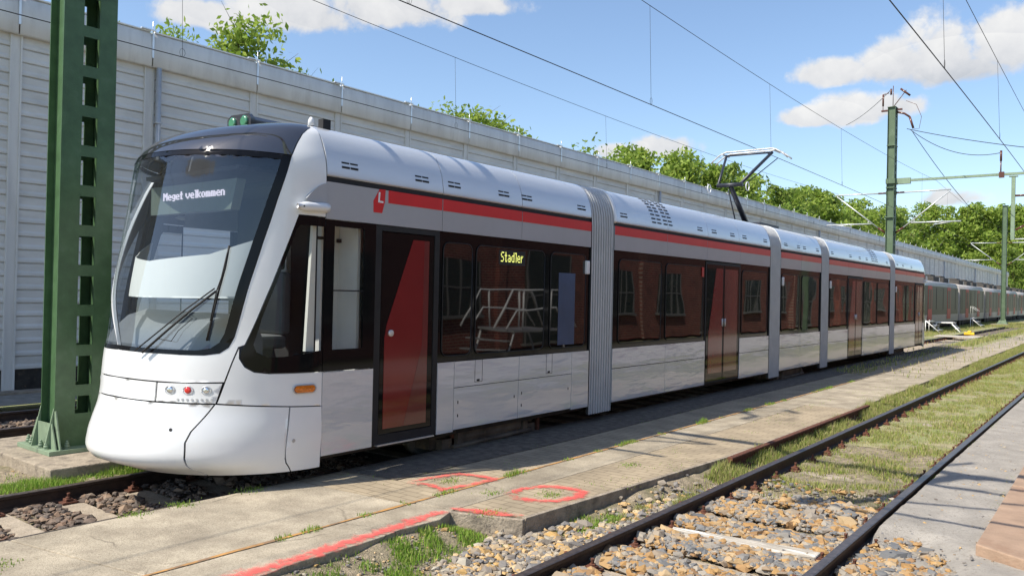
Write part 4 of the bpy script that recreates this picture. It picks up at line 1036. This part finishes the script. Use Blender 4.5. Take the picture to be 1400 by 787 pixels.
pa.box(-9.9,-9.37,Y0,Y0+BAY,6.33,6.345)
pa=pa.build('parapet_panel',CAP,wall)
cp=MB().box(-9.95,-9.34,Y0+.05,Y0+BAY-.05,7.02,7.045).build('coping',COPING,wall)
rd=MB().tube([(-9.34,Y0,6.97),(-9.34,Y0,7.24)],.010,6).box(-9.36,-9.30,Y0-.25,Y0+.05,7.045,7.07).box(-9.338,-9.315,Y0-.02,Y0+.02,6.5,7.0).build('parapet_bracket',ALU,wall)
for i in range(1,NB):
    for o in (cl,po,pa,cp,rd):
        c=o.copy(); COL.objects.link(c); c.parent=wall; c.location=(0,BAY*i,0)
for k,i in enumerate(range(5,NB,9)):
    y=Y0+BAY*i+.16
    MB().tube([(-9.37,y,-.05),(-9.37,y,6.33)],.055,12).box(-9.46,-9.31,y-.07,y+.07,5.2,5.23).box(-9.46,-9.31,y-.07,y+.07,2.2,2.23).build('drainpipe',GALV,wall)
YE=Y0+BAY*NB
MB().box(-10.3,-9.51,Y0,YE,-.3,6.9).build('wall_core',CAP,wall)
MB().box(-9.52,-9.49,Y0,YE,-.3,.34).build('wall_plinth',DARK,wall)
MB().box(-9.45,-9.1,Y0,YE,-.10,-.02).build('base_kerb',CONC2,wall)

# ------------------------------------------------------------------ catenary masts
def mast(loc,label,height=11.9,base=True,arms=True,beam=True,GREEN=GREEN):
    cx,cy=loc; t=thing('catenary_mast',label,'mast',(cx,cy,0),'green catenary masts')
    x0,x1=cx-.18,cx+.18; y0,y1=cy-.30,cy+.30
    for nm,ya,yb,wy in (('mast_channel',y0,y0+.22,y0+.085),('mast_channel',y1-.20,y1,y1-.085)):
        mb=MB(); mb.box(x1-.014,x1,ya,yb,.05,height).box(x0,x0+.014,ya,yb,.05,height).box(x0+.014,x1-.014,wy-.008,wy+.008,.05,height); mb.build(nm,GREEN,t)
    pitch=.462; z=.62; bp=[MB().box(xx,xx+.012,y0+.22,y1-.20,z,z+.13).build('batten_plate',GREEN,t) for xx in (x0+.001,x1-.013)]
    k=1
    while z+pitch*k<height-.2:
        for o in bp:
            c=o.copy(); COL.objects.link(c); c.parent=t; c.location=(0,0,pitch*k)
        k+=1
    for xx in (x0+.001,x1-.013): MB().box(xx,xx+.012,y0+.22,y1-.20,.05,.42).build('foot_batten',GREEN,t)
    MB().box(x0-.02,x1+.02,y0-.02,y1+.02,height,height+.02).build('cap_plate',GREEN,t)
    if base:
        MB().box(cx-.50,cx+.36,cy-.42,cy+.55,0.0,.05).build('base_plate',GREEN_L,t,bevel=.004)
        GS=[]; 
        class GG:
            def prism(self,*a): GS.append(MB().prism(*a))
        g=GG()
        for xx in (x0+.004,x1-.018): g.prism([(cy-.305,.05),(cy-.40,.05),(cy-.305,.50)],'x',xx,xx+.014); g.prism([(cy+.305,.05),(cy+.50,.05),(cy+.305,.50)],'x',xx,xx+.014)
        for yy in (y0-.001,y1-.013): 
            g.prism([(x1+.001,.05),(x1+.17,.05),(x1+.03,.47),(x1+.001,.47)],'y',yy,yy+.014); g.prism([(x0-.001,.05),(x0-.28,.05),(x0-.09,.36),(x0-.001,.36)],'y',yy,yy+.014)
        g.prism([(x0+.018,.05),(x1+.14,.05),(x1+.02,.33),(x0-.04,.33)],'y',y0-.035,y0-.022)
        for q in GS: q.build('gusset',GREEN_L,t)
        for (bx,by) in ((-.42,-.33),(-.26,-.36),(.02,-.37),(.16,-.37),(.28,-.20),(.29,.15),(-.42,.2),(.28,.45)):
            b=MB(); b.tube([(cx+bx,cy+by,.05),(cx+bx,cy+by,.058)],.045,14).tube([(cx+bx,cy+by,.058),(cx+bx,cy+by,.092)],.030,6).tube([(cx+bx,cy+by,.092),(cx+bx,cy+by,.116)],.024,6).tube([(cx+bx,cy+by,.11),(cx+bx,cy+by,.138)],.013,8); b.build('anchor_bolt',GREEN_L,t)
    if arms:
        for s in (1,-1):
            X=lambda q:cx+s*q; zt=7.5
            a=MB(); a.tube([(X(.20),cy,zt),(X(.62),cy,zt)],.045,8); a.build('insulator',INSUL,t)
            a.tube; b=MB(); b.tube([(X(.62),cy,zt),(X(2.75),cy,zt+.02)],.035,8).tube([(X(.22),cy,5.42),(X(.60),cy,5.70)],.03,6).tube([(X(.60),cy,5.70),(X(2.7),cy,zt-.05)],.03,8)
            b.tube([(X(.95),cy,5.93),(X(3.2),cy,5.93)],.035,8).tube([(X(2.0),cy,5.80),(X(2.75),cy,5.90)],.02,6).tube([(X(1.1),cy,6.08),(X(1.1),cy,5.93)],.015,6)
            b.build('cantilever_arm',TUBEW,t)
            i2=MB(); i2.tube([(X(.22),cy,5.42),(X(.60),cy,5.70)],[.05,.05],8); i2.build('insulator',INSUL,t)
            MB().box(X(.18),X(.24),cy-.12,cy+.12,7.4,7.6).box(X(.18),X(.24),cy-.12,cy+.12,5.3,5.5).build('arm_bracket',GREEN,t)
    if beam:
        b=MB(); b.box(cx+.17,cx+11.2,cy-.06,cy+.06,8.04,8.16); b.box(cx+.17,cx+.9,cy-.09,cy+.09,7.93,8.23); b.build('cross_beam',GREEN_L,t)
        MB().box(x0-.03,x1+.05,y0-.05,y1+.05,7.95,8.2).box(x0-.02,x1+.02,y0-.03,y1+.03,7.72,7.78).box(x0-.02,x1+.02,y0-.03,y1+.03,9.9,9.95).box(x0-.02,x1+.02,y0-.03,y1+.03,6.2,6.25).build('clamp_collar',GREEN,t)
        h=MB(); h.box(cx+5.30,cx+5.46,cy-.08,cy+.08,4.95,8.0).box(cx+5.2,cx+5.56,cy-.1,cy+.1,7.95,8.0); h.build('drop_post',GREEN_L,t)
        c2=MB(); c2.tube([(cx+5.6,cy,7.05),(cx+8.3,cy,7.07)],.035,8).tube([(cx+5.46,cy,5.4),(cx+8.2,cy,7.0)],.03,8).tube([(cx+5.46,cy,4.98),(cx+7.6,cy,5.0)],.03,8); c2.build('cantilever_arm',TUBEW,t)
        MB().tube([(cx+5.46,cy,7.05),(cx+6.0,cy,7.05)],.05,8).tube([(cx+5.5,cy,5.42),(cx+5.9,cy,5.65)],.05,8).build('insulator',INSUL,t)
        MB().tube([(cx+4.85,cy,8.2),(cx+4.85,cy,8.75)],.03,8).tube([(cx+4.85,cy,8.75),(cx+4.85,cy,9.25)],.05,8).box(cx+4.78,cx+5.0,cy-.08,cy+.08,7.95,8.22).build('post_insulator',INSUL,t)
        MB().box(cx+11.0,cx+11.3,cy-.15,cy+.15,-.3,8.3).build('far_post',GREEN,t)
        # line switch on the mast head
        s_=MB(); z=height
        s_.box(cx-.55,cx+.45,cy-.06,cy+.06,z-.15,z-.07).tube([(cx-.48,cy,z-.1),(cx-.48,cy,z+.15)],.02,6).tube([(cx-.48,cy,z+.15),(cx-.48,cy,z+.75)],.045,8).tube([(cx-.0,cy,z),(cx-.0,cy,z+1.15)],.02,6)
        s_.tube([(cx+.02,cy,z+.05),(cx+.62,cy,z+.85)],.022,6).tube([(cx+.35,cy,z+.95),(cx+.8,cy,z+.55)],.05,8).tube([(cx-.48,cy,z+.75),(cx-.2,cy,z+.8)],.02,6)
        s_.tube([(cx+.1,cy,z-.2),(cx+.55,cy,z-.35),(cx+.8,cy,z-.55)],.05,6).tube([(cx+.8,cy,z-.55),(cx+.98,cy,z-1.15)],.055,8)
        s_.tube([(cx+.62,cy,z+.3),(cx+1.1,cy,z+.05),(cx+1.35,cy,z-.6),(cx+1.25,cy,z-1.2),(cx+1.0,cy,z-1.2)],.012,5)
        s_.tube([(cx-.1,cy,z+.7),(cx-.1,cy,z+1.0)],.05,8)
        s_.build('line_switch',INSUL,t)
    return t
mast((-3.43,4.30),'thick dark green steel mast with a slotted face standing beside the tram cab')
mast((-3.43,44.6),'tall green mast with cross beam and switch gear behind the tram rear',GREEN=GREEN_F)
mast((-2.75,86.0),'slimmer far green mast beside the parked train',height=10.9,beam=False,GREEN=GREEN_F)
pd=MB().prism([(-4.6,3.62),(-2.40,3.62),(-2.30,5.3),(-4.6,5.3)],'z',-.32,0.0).build('mast_footing',CONC2,None,bevel=.015); tag(pd,'weathered concrete footing under the nearest green mast','footing')
for yy in (44.6,86): pd=MB().box(-4.0,-2.3,yy-.8,yy+.8,-.35,-.0).build('mast_footing',CONC2,None,bevel=.015); tag(pd,'concrete footing of the mast behind the tram' if yy<50 else 'concrete footing of the farthest mast','footing')

# ------------------------------------------------------------------ overhead wires
def line(label,x,ymax=170,zc=5.68,zm=7.9,drops=7,xm=None,ph=0.0,zlow=7.25):
    t=thing('overhead_line',label,'overhead line',(x,4.3,zc),'overhead lines of the tracks')
    sup=[-37,4.3,44.6,86,127,168]; c=[];m=[]
    for a,b in zip(sup,sup[1:]):
        for i in range(24):
            u=i/24; y=a+(b-a)*u; c.append((x+.12*math.sin(y*.077),y,zc+.05*u*0)); m.append((x+.05*math.sin(y*.077),y,zlow+(zm-zlow)*(2*u-1)**2))
    MB().tube(c,.0080,6).build('contact_wire',WIRE,t); MB().tube(m,.0062,6).build('messenger_wire',WIRE,t)
    for a,b in zip(sup[1:],sup[2:]):
        for k in range(drops):
            u=(k+.5+ph)/drops; y=a+(b-a)*u; z=zlow+(zm-zlow)*(2*u-1)**2; xx=x+.12*math.sin(y*.077)
            if y>90: continue
            MB().tube([(x+.05*math.sin(y*.077),y,z),(xx,y+.02,zc)],.0035,5).tube([(xx,y+.02+.05*math.sin(q),zc+.07+.07*-math.cos(q)) for q in [2*PI*j/8 for j in range(9)]],.0028,4).build('dropper',WIRE,t)
line('contact and messenger wires strung over the tram',-1.33,zc=5.72,zm=8.0,zlow=7.60,drops=6,ph=-.03)
line('contact and messenger wires strung in front of the wall parapet',-6.10,zc=5.68,zm=7.6,zlow=7.22,drops=6,ph=-.10)
line('contact and messenger wires running over the foreground track',3.90,zc=5.60,zm=7.6,zlow=7.36,drops=6,ph=-.05)
def sag(a,b,s,n=20): 
    a=Vector(a);b=Vector(b); return [tuple(a.lerp(b,i/n)-Vector((0,0,s*4*(i/n)*(1-i/n)))) for i in range(n+1)]
for (a,b,s,lb_) in (((-2.75,44.6,10.75),(12,34,4.4+2.0),.5,'upper feeder wire falling from the mast head to the right edge'),((-2.6,44.6,10.7),(1.42,44.6,9.15),.55,'slack feeder wire from the mast head to the beam insulator'),((-2.5,44.6,10.6),(-.3,48,6.9),.15,'steep feeder wire from the mast head down to the tram line'),((-3.5,44.6,12.9),(-9.9,60,14.5),.2,'thin earth wire leading up left from the mast head')):
    o=MB().tube(sag(a,b,s),.016,6).build('feeder_wire',WIRE,None); tag(o,lb_,'wire')

# ------------------------------------------------------------------ parked train far behind
tr=thing('parked_train','silver multiple-unit train with red doors parked along the far wall','train',(-6.15,58,0))
def traincar(y0,y1,first=False):
    b=MB(); prof=[(-4.82,.40),(-4.78,.95),(-4.80,2.6),(-4.88,3.25),(-5.05,3.42),(-5.6,3.52)]
    pf2=prof+[(-12.3-x,z) for x,z in prof[::-1]]
    n=len(pf2)
    ys=[y0]+([y0+.8,y0+2.2] if first else [])+[y1]; sc=[.78 if first else 1.0]+([.93,1.0] if first else [])+[1.0]
    for y,s_ in zip(ys,sc): b.v+=[((x+6.15)*s_-6.15,y,.4+(z-.4)*(s_**1.2)) for x,z in pf2]
    for k in range(len(ys)-1):
        for i in range(n-1): b.f.append((k*n+i,(k+1)*n+i,(k+1)*n+i+1,k*n+i+1)); b.m.append(0); b.s.append(True)
    b.f.append(tuple(range(n))); b.m.append(0); b.s.append(False); b.f.append(tuple((len(ys)-1)*n+i for i in range(n))[::-1]); b.m.append(0); b.s.append(False)
    body=b.build('car_body',TRAINGREY,tr)
    a=y0+(2.4 if first else .35); MB().box(-4.79,-4.765,a,y1-.35,.98,3.05).build('window_band',TRAINGLASS,body)
    for f_ in (.22,.68):
        yy=y0+(y1-y0)*f_; MB().box(-4.775,-4.755,yy,yy+1.5,.62,3.05).build('car_door',TRAINRED,body); MB().box(-4.757,-4.748,yy+.18,yy+.68,1.4,2.8).box(-4.757,-4.748,yy+.82,yy+1.32,1.4,2.8).build('door_window',TRAINGLASS,body)
    for f_ in np.linspace(.08,.9,6):
        yy=y0+(y1-y0)*f_; MB().box(-4.765,-4.755,yy,yy+.09,1.35,2.95).build('window_mullion',BLACK,body)
    MB().box(-7.2,-5.0,y0+.6,y1-.6,.12,.5).build('underframe',DARK,body)
    for f_ in (.3,.6,.85):
        yy=y0+(y1-y0)*f_; MB().box(-7.0,-5.3,yy-1.2,yy+1.0,3.45,3.85).box(-6.6,-5.5,yy-1.0,yy+.5,3.85,4.0).build('roof_unit',ROOF,body,bevel=.05)
        MB().box(-6.8,-5.4,yy+1.2,yy+1.9,3.5,3.8).build('roof_fairing',COPING,body,bevel=.05)
    for yy in (y0+2,y1-2): MB().box(-5.1,-4.95,yy-1.1,yy+1.1,.1,.5).tube([(-5.0,yy-.8,.2),(-4.9,yy-.8,.2)],.36,16).tube([(-5.0,yy+.8,.2),(-4.9,yy+.8,.2)],.36,16).build('bogie',DARK,body)
for k,(a,b) in enumerate(((58.5,75.0),(75.5,90.0),(90.5,105),(105.5,120),(120.5,136),(136.5,152),(152.5,168))): traincar(a,b,k==0)
MB().box(-6.9,-5.3,58.42,58.7,1.5,2.6).build('cab_windscreen',TRAINGLASS,tr)
# white portable steps and trestle by the parked train
def steps(x,y,label,rail=True):
    t=thing('portable_steps',label,'steps',(x,y,-.15))
    for k in range(3): MB().box(x-.1-.28*k,x+.18-.28*k,y-.6,y+.6,.08+.28*k-.03,.08+.28*k).build('step_tread',ALU,t)
    for s in (-.6,.6):
        f=MB()
        f.tube([(x+.2,y+s,-.15),(x-.7,y+s,.66)],.03,6).tube([(x-.7,y+s,-.15),(x-.7,y+s,.66)],.03,6)
        if rail: f.tube([(x-.7,y+s,.66),(x-.7,y+s,1.6),(x-.2,y+s,1.2)],.025,6)
        f.build('step_frame',COPING,t)
steps(-3.3,76.5,'white portable steps standing beside the far mast')
steps(-3.6,59.5,'low white portable steps at the front end of the parked train',False)
tt=thing('work_trestle','white folding trestle lying open beside the parked train','trestle',(-3.6,62.5,-.15))
MB().box(-4.3,-3.2,62.2,63.6,.45,.52).build('trestle_top',COPING,tt)
MB().tube([(-3.3,62.3,.45),(-2.7,62.0,-.15)],.05,6).tube([(-3.3,63.4,.45),(-2.9,63.8,-.15)],.05,6).tube([(-4.2,62.3,.45),(-4.4,62.1,-.15)],.05,6).tube([(-4.2,63.4,.45),(-4.4,63.8,-.15)],.05,6).tube([(-3.0,62.1,.1),(-3.0,63.7,.1)],.04,6).build('trestle_leg',COPING,tt)
yb=MB(); yb.prism([(-1.9,57.8),(-1.3,57.8),(-1.4,58.3),(-1.8,58.3)],'z',-.14,.03).box(-1.7,-1.5,57.9,58.2,.03,.14); tag(yb.build('wheel_chock',YELLOW,None,bevel=.03),'small yellow wheel chock lying by the far rails','chock')

# ------------------------------------------------------------------ brick building opposite (mirrored in the windows)
bb=thing('brick_building','red brick workshop building across the yard from the tram','building',(13.3,50,0))
MB().box(13.3,22,3,112,-.3,6.8).build('brick_wall',BRICK,bb)
MB().box(13.0,22.3,2.7,112.3,6.8,7.1).build('roof_edge',ROOF,bb)
k=0; y=9.0
while y<108:
    w_=2.6 if k%3 else 3.4
    z0=1.0 if k%3 else -.1; z1=3.1 if k%3 else 3.6
    f_=MB().box(13.22,13.32,y,y+w_,z0,z1).build('window' if k%3 else 'gate_door',WINDK,bb)
    g_=MB()
    for q in range(5 if k%3 else 3): g_.box(13.19,13.225,y+w_*q/(4 if k%3 else 2)-.03,y+w_*q/(4 if k%3 else 2)+.03,z0,z1)
    g_.box(13.195,13.225,y,y+w_,(z0+z1)/2-.03,(z0+z1)/2+.03); g_.build('window_frame',PLASTER,f_)
    MB().box(13.1,13.3,y-.1,y+w_+.1,z0-.12,z0).build('window_sill',PLASTER,f_)
    if k%2==0: MB().box(13.12,13.3,y+w_+1.0,y+w_+1.5,-.3,6.8).build('pilaster',BRICK,bb)
    y+=w_+2.9; k+=1
# mobile white railing platform, seen mirrored in the front car's window
ap=thing('access_platform','white tubular access platform with railings standing in the yard','platform',(7.6,18.2,-.05))
MB().box(7.0,8.3,17.4,19.8,.86,.92).build('platform_deck',ALU,ap)
f_=MB()
for x in (7.05,8.25):
    f_.tube([(x,16.6,.95),(x,17.5,1.98),(x,19.7,1.98),(x,20.6,.95)],.028,8).tube([(x,17.1,.95),(x,17.6,1.45),(x,19.6,1.45),(x,20.1,.95)],.024,8)
    for yy in (17.9,19.3): f_.tube([(x,yy,.9),(x,yy,1.98)],.026,8)
    for yy,y2 in ((17.5,17.0),(19.7,20.2)): f_.tube([(x,yy,.9),(x,y2,-.05)],.028,8)
f_.build('railing',COPING,ap)
for q in range(3): MB().box(6.9,8.3,16.9-.25*q,17.15-.25*q,.62-.25*q,.65-.25*q).build('step_tread',ALU,ap)

# ------------------------------------------------------------------ trees
def treemesh(seed,H,crown_w,nclump,nleaf,leaf,mat,trunk_r=.16,c0=.35,airy=0.0):
    r=np.random.default_rng(seed); tb=MB()
    tb.tube([(0,0,0),(.1*H*.1,.02*H,H*.35),(.03*H,-.01*H,H*.6),(0,0,H*.9)],[trunk_r,trunk_r*.75,trunk_r*.45,trunk_r*.1],8)
    cl=[]
    for i in range(nclump):
        u=r.random(); z=H*(c0+(1-c0)*u*.98); prof_=math.sin(min(1,(u*.9+.22))*PI)**.6 if u<.95 else .3
        a=r.random()*2*PI; rad=crown_w*prof_*math.sqrt(r.random())*(1 if r.random()<.8 else 1.2)
        p=np.array([rad*math.cos(a),rad*math.sin(a),z]); cl.append((p,r.uniform(.5,1.15)))
        if i%3==0:
            z0=max(H*.25,z-rad*.9-.3); tb.tube([(0,0,z0),(p[0]*.55,p[1]*.55,(z0+z)/2+.1),tuple(p)],[trunk_r*.35,trunk_r*.2,.012],5,cap=False)
            for q in range(2):
                e=p+r.normal(size=3)*.7; tb.tube([tuple(p) ,tuple(p*.55+e*.45)],[.012,.004],4,cap=False)
    P=[];S_=[]
    for p,s in cl:
        n=int(nleaf*s*(1-airy*r.random())); q=r.normal(size=(n,3)); q/=np.linalg.norm(q,axis=1)[:,None]; q*=(r.random((n,1))**.45)*s*crown_w*.30; q[:,2]*=.75; P.append(p+q)
    P=np.concatenate(P); n=len(P)
    A=r.normal(size=(n,3)); A/=np.linalg.norm(A,axis=1)[:,None]; B=np.cross(A,r.normal(size=(n,3))); B/=np.linalg.norm(B,axis=1)[:,None]
    s=leaf*(.6+.8*r.random((n,1))); V=np.stack([P-A*s,P+B*s*.5,P+A*s,P-B*s*.5],1).reshape(-1,3)
    me=bpy.data.meshes.new('crown'); me.vertices.add(len(V)); me.vertices.foreach_set('co',V.ravel().astype(np.float32)); me.loops.add(4*n); me.loops.foreach_set('vertex_index',np.arange(4*n,dtype=np.int32)); me.polygons.add(n); me.polygons.foreach_set('loop_start',(np.arange(n)*4).astype(np.int32)); me.polygons.foreach_set('loop_total',np.full(n,4,np.int32)); me.update(calc_edges=True); me.materials.append(mat)
    tmp=tb.build('trunk',BARK); tm=tmp.data; bpy.data.objects.remove(tmp)
    return tm,me,H
TV=[treemesh(21,13,4.0,70,120,.20,LEAF),treemesh(22,13,4.4,60,130,.21,LEAF2,c0=.28),treemesh(23,13,3.4,46,95,.19,LEAF,airy=.7,c0=.3),treemesh(24,13,4.8,85,110,.21,LEAF,c0=.22),
    treemesh(25,10,2.8,80,80,.10,LEAF,trunk_r=.10,c0=.42,airy=.6),treemesh(26,10,2.2,50,60,.09,LEAF,trunk_r=.09,c0=.5,airy=.8),treemesh(27,12,3.4,26,26,.15,LEAF2,c0=.3,airy=.9)]
desc=['rounded fresh green','dark green broad','slender airy green','wide bushy green','young loose green','thin sparse green','almost bare thin-twigged']
cnt=0
def tree(x,y,h,v,label,sx=1.0,group='trees behind the wall'):
    tm,cm,H=TV[v]; s=(h+.3)/H/1.03
    t=thing('tree',label,'tree',(x,y,-.3),group); t.scale=(s*sx,s*sx,s); t.rotation_euler=(0,0,random.random()*6.28)
    a=bpy.data.objects.new('trunk',tm); COL.objects.link(a); a.parent=t
    b=bpy.data.objects.new('crown',cm); COL.objects.link(b); b.parent=t
NEAR=[(-16,8.2,9.1,5,1.0,'small leafy treetop rising left of the thick green mast'),(-16.3,10.9,9.3,5,.9,'small treetop just right of the thick green mast'),(-17,13.4,9.9,4,.8,'low round treetop between the mast and the tall sparse tree'),(-16,14.5,10.7,4,.95,'tall sparse tree behind the wall left above the tram cab'),(-15.5,15.6,9.7,4,1.15,'loose green treetop right of the tall sparse one'),(-16,16.9,9.4,4,.9,'low green treetop sloping down behind the parapet'),
(-16,18.3,9.3,5,.8,'last low treetop before the long bare stretch of parapet'),(-18,30.0,10.7,4,1.2,'second rounded treetop over the middle of the parapet'),
(-18,24.6,9.9,5,.7,'tiny treetop peeking over the middle of the parapet'),(-18,28.6,10.8,4,1.35,'rounded bright green treetop over the middle of the parapet'),(-19,32.2,10.6,5,1.5,'loose green treetop right of the rounded bright one')]
for x,y,h,v,sx,lb_ in NEAR: tree(x,y,h,v,lb_,sx)
FAR=[(-21,42.5,11.6,6),(-21,45.5,11.3,6),(-21,47.5,11.2,2),(-22,51.6,12.3,0),(-20,54.5,11.7,3),(-23,59,12.9,0),(-21,62,12.2,3),(-22,66.5,13.1,1),(-22,71,12.6,3),(-24,77,13.7,0),(-22,82,13.0,1),(-23,88,13.6,2),(-25,95,14.6,3),(-24,101,15.1,0),(-24,107,15.0,1),(-23,113,13.9,3),(-23,119,14.0,6),(-24,127,14.8,2),(-26,136,15.8,0),(-25,146,16.4,1),(-27,156,18.4,2),(-26,165,19.0,6),(-24,172,20.2,0),(-22,178,20.4,2),(-19,181,20.8,3),(-16.5,184,20.0,0),(-14.5,187,19.6,2),(-12.2,190,20.6,1),(-10,188,20.4,3),(-7.8,192,21.0,2),(-5.5,190,20.4,0),
(-30,58,12.5,3),(-30,74,13.5,1),(-31,92,15,0),(-32,112,16,3),(-32,132,17,1),(-33,150,19,0),(-30,170,20,3),(-20,196,22,1),(-15,200,22,3),(-11,202,22,0),(-6,204,22.5,1),(-12.5,176,13.0,3),(-10.5,172,11.5,1),(-14.5,178,12.5,0),(-16,170,11,3),(-3,196,21,3),(0,205,22,1),(4,200,20,0),(9,206,21,3)]
for i,(x,y,h,v) in enumerate(FAR):
    h*=1.05
    zone='over the wall' if y<60 else ('behind the pantograph' if y<75 else ('between pantograph and tall mast' if y<110 else ('near the tall mast' if y<150 else 'beyond the wall end')))
    row='' if x>-28.5 else ' in the back row'
    tree(x,y,h,v,f'{desc[v]} tree {zone}{row}, {int(round(h))} metres tall',1.05 if v!=6 else .9)
